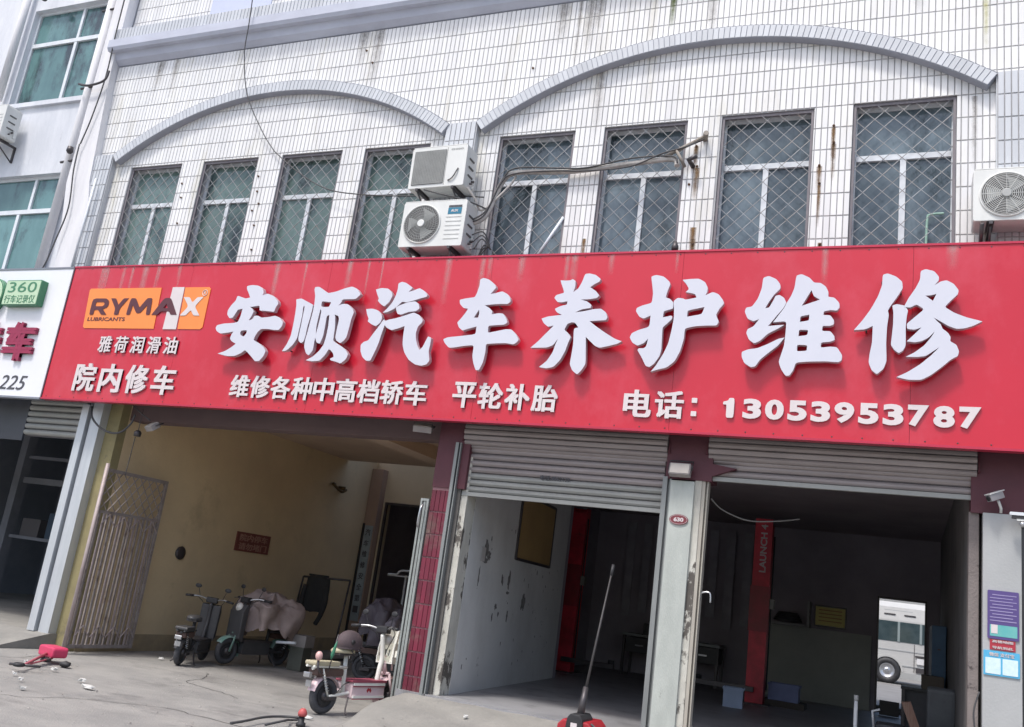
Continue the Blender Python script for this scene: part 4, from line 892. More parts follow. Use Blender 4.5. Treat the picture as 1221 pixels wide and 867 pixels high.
tag(a3, 'white outdoor unit with a big round fan at the right edge, on the lavender pilaster', 'air conditioner', 'air conditioner outdoor units on the front')
a4 = ac_unit(.84, .60, .32, 2, False); a4.location = (-15.85, 10.10, 8.32)
tag(a4, 'white outdoor unit on the plaster wall at the left edge, beside the upper green window', 'air conditioner', 'air conditioner outdoor units on the front')
MB().box(.66, 3.2, 9.86, 10.10, 5.70, 5.93)  # (not linked)
ol = MB().box(.64, 2.2, 10.02, 10.09, 5.72, 5.76).tube([(.66, 9.75, 5.93), (.66, 10.08, 5.70)], .02, 6).build('rail', dkmetal_m); tag(ol, 'dark steel rail under the outdoor unit at the right edge, above the sign', 'rail')

# cables and pipes over the front
def wire(pts, r, m, label, cat='cable', group=None, name='cable', n=6, smooth=True):
    return tag(MB().tube(smooth_path(pts) if smooth else pts, r, n).build(name, m), label, cat, group)
p1 = [(-5.38, 10.02, 6.30), (-5.22, 10.08, 6.45), (-5.08, 10.12, 6.93), (-4.9, 10.12, 7.06), (-4.3, 10.12, 7.03), (-3.9, 10.13, 7.04), (-3.3, 10.12, 7.08), (-2.78, 10.11, 7.10), (-2.70, 10.1, 7.0)]
wire(p1, [.034] * 49, pipe_w, 'thick wrapped pipe running from the lower outdoor unit across two windows', 'pipe', name='wrapped_pipe', n=10)
p2 = [(x + .01, y - .045, z + .03 + .025 * math.sin(i * 2.3)) for i, (x, y, z) in enumerate(p1)]
wire(p2, .011, cable_m, 'black cable twisted along the top of the wrapped pipe', group='cables strapped to the wrapped pipe')
p3 = [(x - .01, y - .05, z - .035 + .03 * math.sin(i * 1.7 + 1)) for i, (x, y, z) in enumerate(p1[:7])] + [(-2.9, 10.06, 7.16), (-2.62, 10.08, 7.24), (-2.40, 10.14, 7.36)]
wire(p3, .010, cable_m, 'black cable leaving the wrapped pipe for the wall bolt on its right')
b = MB().tube([(-2.86, 10.10, 7.14), (-2.38, 10.12, 7.39)], .024, 8).tube([(-2.72, 10.08, 7.20), (-2.60, 10.10, 6.98)], .02, 6).tube([(-2.40, 10.19, 7.385), (-2.36, 10.05, 7.40)], .034, 8)
tag(b.build('cable_bracket', mat('rusty_bracket', (.22, .19, .16), .7, (.33, .30, .27), 9, .8, metal=.3)), 'rusty bracket holding the cable ends between the second and third big windows', 'bracket')
b = MB().tube([(-2.52, 10.19, 7.02), (-2.55, 10.06, 7.05), (-2.45, 10.04, 7.09)], .03, 8); tag(b.build('wall_hook', dkmetal_m), 'short black hook on the pier left of the third big window', 'hook')
b = MB().lathe([(.04, 0), (.045, .05), (.02, .12)], (-2.63, 10.10, 5.86), 'z', 10).tube([(-2.63, 10.1, 5.9), (-2.66, 10.18, 5.97)], .025, 8); tag(b.build('pipe_end', dkmetal_m), 'black pipe end beside the second big window, just over the sign', 'pipe end')
wire([(-9.95, 9.85, 10.6), (-9.93, 9.9, 9.9), (-9.92, 9.94, 9.4), (-9.75, 10.02, 8.7), (-9.35, 10.1, 8.05), (-9.08, 10.15, 7.72)], .0085, cable_m, 'thin black wire hanging from the cornice to the second small window')
wire([(-9.08, 10.14, 7.72), (-8.5, 10.10, 7.3), (-7.9, 10.08, 6.98), (-7.3, 10.06, 6.85), (-6.6, 10.05, 6.78), (-5.9, 10.05, 6.75), (-5.3, 10.07, 6.70)], .009, cable_m, 'thin black wire sagging across the small windows to the two outdoor units')
wire([(-5.46, 9.86, 6.75), (-5.36, 9.95, 6.62), (-5.28, 10.05, 6.50), (-4.98, 10.12, 6.86), (-4.9, 10.14, 7.02)], .016, pipe_w, 'pale pipe rising from behind the upper outdoor unit to the first big window', 'pipe', name='pipe')
wire([(-6.05, 9.75, 6.70), (-5.75, 9.72, 6.60), (-5.45, 9.85, 6.56), (-5.22, 10.08, 6.52)], .010, cable_m, 'black cable drooping between the two outdoor units')
b = MB()
for k in range(3):
    b.tube(smooth_path([(-5.33 + .03 * k, 9.95, 6.1 - .1 * k), (-5.20, 10.0, 6.16 - .05 * k), (-5.13 + .02 * k, 10.08, 6.02 - .04 * k), (-5.22, 10.12, 5.92 + .05 * k), (-5.30, 10.1, 5.75)]), .009, 6)
tag(b.build('cable_tangle', cable_m), 'tangle of thin black cables right of the lower outdoor unit', 'cable')
wire([(-13.2, 10.0, 8.1), (-13.17, 10.0, 7.6), (-13.05, 10.0, 6.9), (-13.12, 9.98, 6.3), (-13.2, 9.95, 5.8), (-13.4, 9.95, 5.74)], .012, cable_m, 'black cable down the white plaster strip beside the neighbour window')
wire([(-13.02, 9.96, 12.0), (-13.0, 9.96, 10.4), (-12.98, 9.98, 9.4), (-13.08, 10.0, 8.6), (-13.18, 10.0, 8.1)], .012, cable_m, 'dark cable at the corner where the tiled wall meets the plaster strip')
wire([(-12.6, 10.0, 5.72), (-12.58, 10.0, 7.4)], .02, white_alu, 'thin white conduit standing on the left lavender pilaster', 'conduit', name='conduit', smooth=False)
wire([(-13.60, 9.98, 9.30), (-13.3, 9.95, 9.22), (-13.0, 9.98, 9.30), (-12.96, 10.0, 9.5)], .022, dkmetal_m, 'short dark cable bridging the drain pipe and the tiled wall', group=None)

# ================================================================== two-wheelers
def arc(cx, cz, R, a0, a1, n=10): return [(cx + R * math.cos(math.radians(a0 + (a1 - a0) * i / n)), cz + R * math.sin(math.radians(a0 + (a1 - a0) * i / n))) for i in range(n + 1)]
def fender(cx, cz, R, a0, a1, w, m, r, name='fender'):
    b = MB(); P = arc(cx, cz, R, a0, a1, 12)
    for i, (x, z) in enumerate(P):
        for yy, dz in ((-w, -.02), (-w * .7, .004), (0, .010), (w * .7, .004), (w, -.02)):
            dx, dzz = (x - cx) / R, (z - cz) / R
            b.v.append((x + dx * dz, yy, z + dzz * dz))
        if i:
            k = len(b.v) - 10
            for j in range(4): b.face([k + j, k + j + 1, k + j + 6, k + j + 5], True)
    return b.build(name, m, r)
def ebike(label, cat, body, trim, seat, box=None, basket=None, fend=None, group=None, screen=False, extra=True):
    r = empty('electric_scooter', (0, 0, 0), label, cat, group); wb = 1.06; R = .2
    for cx in (0, wb):
        w = MB().torus((cx, 0, R), R - .042, .042, 'y', 32, 10, 1.1).build('wheel', tyre_m, r)
        MB().torus((cx, 0, R), R - .085, .014, 'y', 28, 6, 1.6).build('rim', dkmetal_m, w); MB().lathe([(R - .09, -.03), (R - .10, .03)], (cx, 0, R), 'y', 28).build('wheel_disc', black_m, w)
        b = MB()
        for k in range(5):
            a = 2 * PI * k / 5 + .3; b.tube([(cx + .03 * math.cos(a), 0, R + .03 * math.sin(a)), (cx + (R - .08) * math.cos(a), 0, R + (R - .08) * math.sin(a))], .012, 6)
        b.build('spokes', dkmetal_m, w)
        MB().lathe([(.035, -.07), (.06, -.05), (.06, .05), (.035, .07)], (cx, 0, R), 'y', 16).build('hub', dkmetal_m, w)
    fm = fend or body
    fender(0, R, R + .022, 20, 165, .06, fm, r); fender(wb, R, R + .022, 35, 200, .06, fm, r)
    # frame
    b = MB().tube(smooth_path([(0, -.085, R), (.16, -.085, .22), (.33, -.07, .24)]), .018, 8).tube(smooth_path([(0, .085, R), (.16, .085, .22), (.33, .07, .24)]), .018, 8)
    b.tube([(.30, 0, .20), (.28, 0, .66)], .026, 10).tube([(.28, 0, .52), (-.22, 0, .50)], .02, 8).tube([(-.12, -.07, .50), (0, -.075, R)], .013, 8).tube([(-.12, .07, .50), (0, .075, R)], .013, 8)
    b.build('frame', body, r)
    for s in (-1, 1):
        c = MB(); P = []
        for i in range(60): t = i / 59; a = t * 2 * PI * 7; P.append((-.11 + .09 * t + .02 * math.cos(a), s * .075 + .02 * math.sin(a), .46 - .20 * t))
        c.tube(P, .005, 5).build('shock_spring', chrome_m, r)
    fb = MB().bbox(.32, .86, -.13, .13, .17, .36, .025).build('foot_box', trim if box else body, r)
    MB().bbox(.30, .88, -.145, .145, .361, .385, .01).build('foot_board', box or dkmetal_m, fb)
    for zz in (.325, .185): MB().box(.33, .85, -.150, -.1305, zz, zz + .028).build('trim_strip', body, fb); MB().box(.33, .85, -.146, -.1305, zz - .014, zz - .001).build('trim_strip', box or dkmetal_m, fb)
    if box:
        MB().prism_y([(.575, .245), (.60, .275), (.625, .245), (.64, .27), (.615, .30), (.60, .285), (.585, .30), (.56, .27)], -.1345, -.1305).build('emblem', red_m, fb)
    # steering column, fork, bar
    st = MB().tube(smooth_path([(.84, 0, .30), (.87, 0, .50), (.895, 0, .66), (.86, 0, .92)]), [.032] * 18 + [.03], 12).build('steering_column', body, r)
    MB().tube([(.93, 0, .60), (.98, 0, .46)], .03, 10).tube([(.98, -.07, .46), (wb, -.075, R)], .017, 8).tube([(.98, .07, .46), (wb, .075, R)], .017, 8).tube([(.98, -.075, .46), (.98, .075, .46)], .02, 8).build('fork', trim, r)
    hb = MB().tube(smooth_path([(.72, -.33, 1.00), (.78, -.20, 1.01), (.85, -.08, .98), (.86, 0, .93), (.85, .08, .98), (.78, .20, 1.01), (.72, .33, 1.00)]), .012, 8).build('handlebar', chrome_m, r)
    for s in (-1, 1):
        MB().tube([(.735, s * .28, 1.003), (.69, s * .40, .995)], .019, 10).build('grip', black_m, hb)
        MB().tube(smooth_path([(.78, s * .21, 1.0), (.83, s * .30, .99), (.79, s * .38, .985)]), .006, 6).build('brake_lever', dkmetal_m, hb)
    MB().bbox(.82, .90, -.09, .09, .93, 1.02, .02).build('display', black_m, hb)
    for q in (-1, 1):
        MB().tube(smooth_path([(.80, q * .22, .99), (.90, q * .16, .92), (.93, q * .05, .78), (.90, 0, .62)]), .005, 5).build('brake_cable', black_m, hb)
        MB().tube([(.78, q * .19, 1.01), (.76, q * .23, 1.13)], .005, 5).build('mirror_stalk', black_m, hb)
        MB().ellipsoid((.76, q * .25, 1.17), .012, .055, .035, 12, 8).build('mirror', black_m, hb)
    MB().tube(smooth_path([(.30, -.09, .36), (.20, -.10, .33), (.10, -.10, .24), (.02, -.08, .21)]), .006, 5).build('motor_cable', black_m, r)
    MB().bbox(-.06, .10, -.105, -.085, .16, .20, .01).build('swing_arm_cover', dkmetal_m, r)
    MB().ellipsoid((.96, 0, .86), .05, .075, .07, 16, 10).build('headlight', mat('headlight_plastic', (.62, .60, .56), .3, (.5, .48, .45), 4, .5), r)
    # seats
    s1 = MB().ellipsoid((.22, 0, .70), .17, .115, .055, 20, 10, -.35).build('saddle', seat, r)
    MB().box(.10, .36, -.08, .08, .655, .68).build('saddle_base', dkmetal_m, s1)
    s2 = MB().bbox(-.26, .12, -.095, .095, .535, .585, .02).build('rear_seat', seat, r, .008)
    MB().tube([(-.26, -.06, .525), (.26, -.06, .52)], .014, 8).tube([(-.26, .06, .525), (.26, .06, .52)], .014, 8).build('carrier_tube', body, r)
    MB().bbox(-.20, .20, -.075, .075, .42, .50, .02).build('under_seat_box', mat('brown_box', (.10, .06, .05), .7, (.07, .045, .04), 4, .6), r)
    MB().bbox(-.30, -.26, -.05, .05, .40, .46, .01).build('tail_light', chrome_m, r)
    MB().box(-.255, -.246, -.045, .045, .30, .37).build('rear_plate', chrome_m, r)
    if basket:
        b = MB(); x0, x1, z0, z1 = .93, 1.20, .58, .98
        pr = [(x0, z0), (x1 - .05, z0), (x1 + .05, z1), (x0 + .10, z1 - .06), (x0 + .05, .72), (x0, .72)]
        # side walls with slots
        for yy in (-.14, .125):
            n = 6
            for i in range(5):
                t0, t1 = i / 5, (i + 1) / 5; za, zb = z0 + (z1 - z0) * t0, z0 + (z1 - z0) * t1
                xa0 = x0 + .10 * max(0, t0 - .3); xb0 = x0 + .10 * max(0, t1 - .3); xa1 = x1 - .05 + .10 * t0; xb1 = x1 - .05 + .10 * t1
                if i in (1, 3):
                    for j in range(3):
                        u0, u1 = (j + .05) / 3, (j + .40) / 3
                        b.prism_y([(xa0 + (xa1 - xa0) * u0, za), (xa0 + (xa1 - xa0) * u1, za), (xb0 + (xb1 - xb0) * u1, zb), (xb0 + (xb1 - xb0) * u0, zb)], yy, yy + .012)
                    b.prism_y([(xa1 - .02, za), (xa1, za), (xb1, zb), (xb1 - .02, zb)], yy, yy + .012)
                else: b.prism_y([(xa0, za), (xa1, za), (xb1, zb), (xb0, zb)], yy, yy + .012)
        b.box(x0, x1 - .05, -.128, .125, z0, z0 + .012)
        b.prism_y([(x1 - .05, z0), (x1 - .038, z0), (x1 + .05, z1), (x1 + .038, z1)], -.128, .125)
        b.build('basket', basket, r)
        for q in ([(x0 - .04, 0, .66), (x0 + .03, 0, .66)], [(1.0, -.08, .575), (1.03, -.06, .50)], [(1.0, .08, .575), (1.03, .06, .50)]): MB().tube(q, .013, 8).build('basket_stay', trim, r)
    if screen:
        MB().prism_y([(.90, .34), (1.0, .40), (1.0, .80), (.93, .92), (.88, .90), (.90, .6)], -.16, .16).build('leg_shield', body, r, .02)
    for q in (-1, 1): MB().tube(smooth_path([(.30, q * .10, .19), (.22, q * .16, .06), (.20, q * .20, .012)]), .011, 6).build('stand', dkmetal_m, r)
    return r
pink_w = mat('pinkish_white_paint', (.74, .58, .60), .4, (.62, .46, .48), 4, .6)
cream_w = mat('cream_white_paint', (.80, .80, .75), .4, (.68, .68, .62), 4, .6)
cream_s = mat('cream_vinyl', (.46, .42, .29), .6, (.38, .34, .24), 5, .6)
A = math.radians(76)
s = ebike('white and pink electric scooter parked beside the red tiled pillar', 'electric scooter', cream_w, pink_w, cream_s, box=mat('dull_magenta', (.34, .07, .11), .5, (.26, .06, .09), 4, .6), basket=cream_w, fend=pink_w, group=None)
s.location = (-6.09, 9.50, 0); s.rotation_euler = (math.radians(-3), 0, A)
# local things riding on the scooter, kept as their own objects
def on_bike(p, base=(-6.09, 9.50, 0), ang=None):
    ang = A if ang is None else ang
    x, y, z = p; return (base[0] + x * math.cos(ang) - y * math.sin(ang), base[1] + x * math.sin(ang) + y * math.cos(ang), base[2] + z)
hm = empty('helmet', on_bike((.26, 0, .75)), 'dull purple brown helmet resting on the cream saddle of the white scooter', 'helmet')
hc = mat('helmet_purple_brown', (.085, .06, .065), .75, (.06, .045, .05), 9, .8)
o = MB().ellipsoid((0, 0, .04), .185, .13, .155, 24, 14, -.35).build('helmet_shell', hc); o.parent = hm
o = MB().tube(smooth_path([(.10, -.10, .02), (.19, -.06, .0), (.215, 0, 0), (.19, .06, 0), (.10, .10, .02)]), .014, 8).build('visor_peak', hc); o.parent = hm
o = MB().lathe([(.03, 0), (.028, .01), (.01, .012)], (-.06, -.128, .07), (Vector((0, -1, 0)), Vector((1, 0, 0)), Vector((0, 0, 1))), 12).build('vent', black_m); o.parent = hm
o = MB().tube(smooth_path([(-.05, -.11, -.02), (.0, -.12, -.07), (.06, -.10, -.06)]), .007, 5).build('chin_strap', black_m); o.parent = hm
hm.rotation_euler = (0, 0, A)
b0 = Vector(on_bike((-.27, -.10, .5))); t1 = empty('round_reflector', b0, 'pale pink ball on a short stem at the tail of the white scooter', 'reflector')
for nm, mm, bb in (('ball', mat('pale_pink', (.66, .42, .40), .4, (.55, .34, .33), 5, .5), MB().ellipsoid((0, 0, .15), .042, .042, .052, 16, 12)), ('stem', dkmetal_m, MB().tube([(0, 0, .10), (.01, 0, .02), (.05, .02, -.03)], .013, 8))):
    o = bb.build(nm, mm); o.parent = t1
b0 = Vector(on_bike((-.10, -.11, .5))); t2 = empty('pennant_rod', b0, 'thin rod with a furled green pennant beside the rear seat of the white scooter', 'rod')
for nm, mm, bb in (('rod', dkmetal_m, MB().tube([(0, 0, -.02), (.04, .02, .40)], .007, 6)), ('furled_pennant', mat('pennant_green', (.05, .22, .13), .6, (.04, .17, .10), 6, .5), MB().tube([(.01, .0, .12), (.015, .005, .17), (.03, .012, .26), (.04, .02, .33)], [.008, .022, .016, .004], 8))):
    o = bb.build(nm, mm); o.parent = t2
# dark bikes in the passage
dk = mat('dusty_black_paint', (.045, .045, .05), .5, (.07, .07, .07), 5, .6)
dk2 = mat('olive_grey_paint', (.085, .09, .075), .6, (.06, .065, .055), 5, .6)
e1 = ebike('dusty black electric bike standing nearest the yellow wall', 'electric scooter', dk, dk2, dk, screen=True, group='dark two-wheelers kept in the passage'); e1.scale = (.94, .94, .94); e1.location = (-9.55, 10.95, 0); e1.rotation_euler = (math.radians(3), 0, math.radians(112))
e2 = ebike('black electric bike with a green front panel, half under a pale cloth', 'electric scooter', dk, mat('grey_green_plastic', (.16, .26, .22), .5, (.10, .19, .16), 5, .6), dk, screen=True, fend=mat('mint_fender', (.14, .30, .25), .5, (.28, .36, .33), 6, .8), group='dark two-wheelers kept in the passage'); e2.location = (-9.30, 12.95, 0); e2.rotation_euler = (0, 0, math.radians(258))
e3 = ebike('dark electric bike with bags, behind the white scooter and the red pillar', 'electric scooter', dk, dk, dk, screen=True, group='dark two-wheelers kept in the passage'); e3.location = (-7.75, 13.1, 0); e3.rotation_euler = (0, 0, math.radians(20))
# cloth over the second bike
def drape(name, cx, cy, z0, z1, rx, ry, m, label, cat, seed, rz=0, lumps=.12, parent=None):
    rnd = random.Random(seed); b = MB(); n, k = 72, 26; ph = [rnd.uniform(0, 6.28) for _ in range(6)]
    for j in range(k + 1):
        t = j / k
        for i in range(n):
            a = 2 * PI * i / n
            fold = 1 + lumps * (math.sin(5 * a + ph[0] + t * 1.5) * t + .6 * math.sin(9 * a + ph[1]) * t + .4 * math.sin(3 * a + ph[2]))
            rr = (math.sin(min(t * 1.9, 1) * PI / 2)) * fold
            h = z1 - (z1 - z0) * (t ** 1.7) * (1 + .20 * math.sin(2 * a + ph[3]) * t) + .03 * math.sin(4 * a + ph[4]) * (1 - t)
            q_ = Vector((math.cos(a) * t * 2.2 + seed, math.sin(a) * t * 2.2, seed * .7)); nn = noise.noise(q_) + .5 * noise.noise(q_ * 2.7) + .28 * noise.noise(q_ * 6.1)
            h += .22 * nn * (z1 - z0); h = min(h, z1 + .05)
            rr *= 1 + .35 * noise.noise(q_ * 1.3 + Vector((5, 0, 0)))
            b.v.append((cx + rx * rr * math.cos(a), cy + ry * rr * math.sin(a), h))
        if j:
            q = (j - 1) * n
            for i in range(n): b.face([q + i, q + (i + 1) % n, q + n + (i + 1) % n, q + n + i], True)
    if rz: b.rot(rz, 'Z', (cx, cy, 0))
    o = b.build(name, m, parent)
    return tag(o, label, cat)
drape('cover_cloth', -9.34, 12.62, .50, 1.12, .42, .50, mat('dusty_pink_cloth', (.34, .27, .25), .9, (.24, .19, .18), 3, .8, bump=.3, bscale=20), 'dusty pinkish cloth thrown over the black electric bike with the green panel', 'cloth', 4, .3)
bx = MB().box(-8.98, -8.68, 12.75, 13.0, .36, .54).build('carton', mat('greyish_carton', (.26, .24, .23), .8, (.20, .185, .18), 4, .6)); bx.rotation_euler = (0, 0, 0); tag(bx, 'grey carton beside the cloth covered bike', 'carton')
b = MB().box(-8.96, -8.70, 12.76, 12.99, .0, .359); tag(b.build('crate', dk2), 'dark low crate under the grey carton beside the bikes', 'crate')
tag(MB().tube([(-9.05, 12.5, .40), (-8.72, 12.55, .43)], .022, 8).build('white_tube', white_alu), 'short white tube sticking out in front of the grey carton', 'tube')
drape('bag', -7.45, 13.0, .70, 1.25, .32, .26, mat('purple_black_bag', (.055, .045, .06), .6, (.085, .075, .095), 5, .8, bump=.5, bscale=9), 'purple black bag piled on the bike behind the white scooter', 'bag', 9, .5, .2)
drape('bag', -7.15, 12.9, .62, 1.02, .20, .2, mat('pale_lilac_bag', (.20, .18, .21), .6, (.11, .10, .12), 5, .8, bump=.5, bscale=9), 'paler lilac bag next to the purple black bag, by the pillar', 'bag', 19, .5, .2)

# ================================================================== things in the passage
rk = empty('garment_rack', (-10.2, 15.2, 0), 'black tube frame rack standing against the end of the yellow wall', 'rack')
MB().tube([(-10.68, 15.05, 0), (-10.66, 15.2, 1.42)], .020, 8).tube([(-9.62, 15.05, 0), (-9.60, 15.2, 1.46)], .020, 8).tube([(-10.66, 15.2, 1.42), (-9.60, 15.2, 1.46)], .020, 8).build('upright_frame', dkmetal_m, rk)
MB().tube([(-10.68, 14.8, .02), (-10.68, 15.5, .02)], .018, 8).build('foot_bar', dkmetal_m, rk); MB().tube([(-9.62, 14.8, .02), (-9.62, 15.5, .02)], .018, 8).build('foot_bar', dkmetal_m, rk)
jb = MB(); n = 16   # jacket: body and two hanging sleeves as one cloth
prof = [(1.47, -10.50, -10.12), (1.40, -10.56, -10.04), (1.25, -10.57, -10.02), (1.05, -10.58, -10.02), (.88, -10.57, -10.05), (.80, -10.56, -10.08)]
for j, (z, x0, x1) in enumerate(prof):
    for i in range(n):
        a = 2 * PI * i / n; jb.v.append(((x0 + x1) / 2 + (x1 - x0) / 2 * math.cos(a), 15.2 + (.075 + .02 * math.sin(3 * a + j)) * math.sin(a), z + .012 * math.sin(5 * a)))
    if j:
        q = (j - 1) * n
        for i in range(n): jb.face([q + i, q + (i + 1) % n, q + n + (i + 1) % n, q + n + i], True)
jb.face(list(range(n)))
jb.tube(smooth_path([(-10.53, 15.14, 1.28), (-10.56, 15.12, .95), (-10.55, 15.12, .62), (-10.50, 15.12, .45)]), [.05] * 13 + [.045] * 5 + [.036], 10)
jb.tube(smooth_path([(-10.06, 15.14, 1.28), (-10.02, 15.12, 1.0), (-10.08, 15.12, .75), (-10.16, 15.12, .58)]), [.05] * 13 + [.045] * 5 + [.036], 10)
jk = empty('jacket', (-10.3, 15.2, 1.47), 'black jacket with both sleeves hanging, slung over the tube rack', 'jacket')
jb.build('jacket_cloth', mat('black_cloth', (.030, .030, .032), .9, (.045, .045, .047), 4, .6, bump=.4, bscale=15), jk)
MB().box(-10.52, -10.10, 15.17, 15.23, 1.455, 1.49).build('collar', black_m, jk)
# brown board on the yellow wall
bs = empty('wall_notice', (-10.98, 13.9, 1.9), 'faded brown board with two lines of lettering on the yellow wall', 'notice')
o = MB().box(-10.998, -10.975, 13.42, 14.38, 1.72, 2.06).build('board', brown_sg, bs)
def text_x(name, s, y0, y1, z0, z1, x, m, parent, bold=.01):
    t = text(name, s, y0, y1, z0, z1, 0, .004, m, None, bold)
    for v in t.data.vertices: X, Y, Z = v.co; v.co = (x - Y, X, Z)
    if parent: t.parent = parent; t.matrix_parent_inverse = world_of(parent).inverted()
    return t
text_x('lettering', '院内停车', 13.50, 14.30, 1.905, 2.03, -10.9755, brown_tx, bs, .02); text_x('lettering', '请勿堵门', 13.50, 14.30, 1.75, 1.875, -10.9755, brown_tx, bs, .02)
# door strip banner
bn = empty('door_banner', (-10.83, 17.54, 1.7), 'narrow vertical strip of blue white paper with dark characters beside the far dark doorway', 'banner')
MB().box(-10.93, -10.73, 17.53, 17.549, .62, 2.66).build('banner_strip', mat('banner_paper', (.36, .42, .46), .8, (.24, .29, .32), 4, .8), bn)
MB().box(-10.99, -10.945, 17.52, 17.549, .1, 2.70).build('banner_edge', black_m, bn)
for i, ch in enumerate('汽车维修安全第一'): text('character', ch, -10.89, -10.77, 2.44 - i * .235, 2.58 - i * .235, 17.529, .003, dark_l, bn, .02)
tag(MB().tube(smooth_path([(-11.0, 16.2, 3.35), (-10.9, 16.0, 3.33), (-10.88, 16.3, 3.22), (-10.9, 16.5, 3.28)]), .03, 8).tube([(-11, 16.35, 3.3), (-10.86, 16.4, 3.3)], .04, 8).build('wall_tap', mat('old_brass', (.16, .10, .04), .5, (.10, .07, .03), 6, .6, metal=.6)), 'rusty brass fitting on the yellow wall near its far top corner', 'pipe fitting')
tag(MB().lathe([(.10, 0), (.11, .03), (.05, .035)], (-11.0, 12.1, 1.55), 'x', 16).build('wall_socket', dkmetal_m), 'small round dark socket on the yellow wall above the black bike', 'socket')
# counter and pale object just inside the dark doorway
ct = empty('counter', (-9.1, 19.0, 0), 'dim counter inside the far dark doorway behind the pillar', 'counter')
MB().box(-10.2, -8.2, 19.0, 19.5, 0, 1.02).build('counter_front', mat('dim_wood', (.08, .06, .055), .7, (.06, .045, .04), 4, .7), ct); MB().box(-10.25, -8.15, 18.95, 19.55, 1.021, 1.07).build('counter_top', mat('dim_top', (.16, .14, .13), .6, (.12, .10, .10), 4, .7), ct)
tag(MB().tube(smooth_path([(-9.62, 16.6, 1.68), (-9.42, 16.6, 1.70), (-9.30, 16.6, 1.78), (-8.7, 16.6, 1.80)]), .022, 8).tube([(-9.62, 16.6, 1.66), (-8.7, 16.6, 1.69)], .016, 8).tube([(-9.2, 16.6, 1.7), (-9.2, 16.6, .0)], .02, 8).tube([(-9.4, 16.4, .02), (-9.0, 16.8, .02)], .02, 8).build('windscreen_stand', white_alu), 'thin white bent rail on a stand in front of the dark doorway', 'rail')
# folding gate leaf against the yellow wall
gt = empty('folding_gate', (-10.80, 10.1, 0), 'rusty brown steel gate leaf folded back against the yellow wall', 'gate')
gx = -10.78; y0, y1, z0, z1 = 9.98, 11.26, .06, 2.62
b = MB().box(gx - .02, gx + .02, y0, y0 + .045, z0, z1).box(gx - .02, gx + .02, y1 - .045, y1, z0, z1).box(gx - .02, gx + .02, y0 + .045, y1 - .045, z1 - .05, z1).box(gx - .02, gx + .02, y0 + .045, y1 - .045, z0, z0 + .05).box(gx - .016, gx + .016, y0 + .045, y1 - .045, 1.97, 2.01).build('gate_frame', rust_m, gt)
me = bpy.data.meshes.new('bar')
tb = MB().box(-.011, .011, -.014, .014, 0, 1.86); me.from_pydata(tb.v, [], tb.f); me.materials.append(rust_m)
me2 = me.copy(); me2.materials.clear(); me2.materials.append(stile_m)
nb_ = 15
for k in range(nb_):
    o = link('bar', me2 if k % 4 == 1 else me, gt); yy = y0 + .09 + (y1 - y0 - .18) * k / (nb_ - 1)
    o.location = (gx + (.006 if k % 2 else -.006), yy, .11); o.rotation_euler = (random.gauss(0, .004), 0, 0)
b = MB()
for s_ in (1, -1):
    for k in range(-6, 12):
        za, zb = 2.01, 2.57; px = .16
        pa = y0 + .045 + k * px * 1.0; a, c2 = pa, pa + s_ * (zb - za) * .8
        t0, t1 = 0.0, 1.0; lo, hi = y0 + .045, y1 - .045
        if s_ > 0: t0 = max(0, (lo - a) / (c2 - a)); t1 = min(1, (hi - a) / (c2 - a))
        else: t0 = max(0, (hi - a) / (c2 - a)); t1 = min(1, (lo - a) / (c2 - a))
        if t1 - t0 > .08: b.tube([(gx + .008 * s_, a + (c2 - a) * t0, za + (zb - za) * t0), (gx + .008 * s_, a + (c2 - a) * t1, za + (zb - za) * t1)], .009, 5)
b.build('lattice', rust_m, gt)
b = MB()
for zz in (.22, 1.80):
    for k in range(4):
        ya = y0 + .12 + k * .29
        MB().tube([(gx + .03, ya, zz), (gx + .03, ya + .13, zz + .16), (gx + .03, ya + .26, zz)], .010, 5).build('scissor_link', stile_m, gt)
MB().tube([(gx + .06, y0 - .03, .06), (gx + .06, y0 - .03, 2.68)], .028, 10).build('front_stile', stile_m, gt)
for z in (.25, .95): MB().tube([(-10.98, y0 + .3, z), (gx, y0 + .02, z + .04)], .013, 6).build('hinge_arm', dkmetal_m, gt)
# flood lights and wires under the sign
def flood(x, y, z, rz, tilt, label, grp='flood lights under the sign'):
    r = empty('flood_light', (0, 0, 0), label, 'flood light', grp)
    MB().bbox(-.12, .12, -.03, .05, -.07, .07, .012).build('lamp_body', mat('lamp_grey', (.32, .30, .29), .5, (.22, .20, .2), 5, .6), r, .004)
    MB().box(-.105, .105, -.036, -.031, -.058, .058).build('lamp_glass', mat('lamp_glass', (.55, .52, .46), .2, (.45, .42, .38), 6, .5), r)
    MB().tube([(-.13, 0, 0), (-.13, .02, .12), (.13, .02, .12), (.13, 0, 0)], .009, 6).build('lamp_bracket', dkmetal_m, r)
    r.location = (x, y, z); r.rotation_euler = (tilt, 0, rz); return r
flood(-10.10, 10.0, 3.28, math.radians(-25), math.radians(-50), 'small grey flood light hanging below the left end of the red sign')
flood(-5.63, 10.0, 3.50, math.radians(20), math.radians(-60), 'small flood light under the sign left of the red pillar head')
flood(-2.315, 10.02, 3.19, 0, math.radians(-20), 'square flood light on the white pillar between the two garage bays')
wire([(-11.40, 10.02, 3.52), (-11.30, 9.98, 3.35), (-11.08, 9.98, 3.20), (-10.85, 10.0, 3.14), (-10.66, 10.0, 3.17), (-10.52, 10.0, 3.30), (-10.50, 10.02, 3.44)], .016, cable_m, 'black cable looping under the left end of the red sign')
wire([(-10.6, 10.0, 3.60), (-10.35, 9.98, 3.46), (-10.14, 9.98, 3.36)], .010, cable_m, 'thin wire leading to the left flood light under the sign')
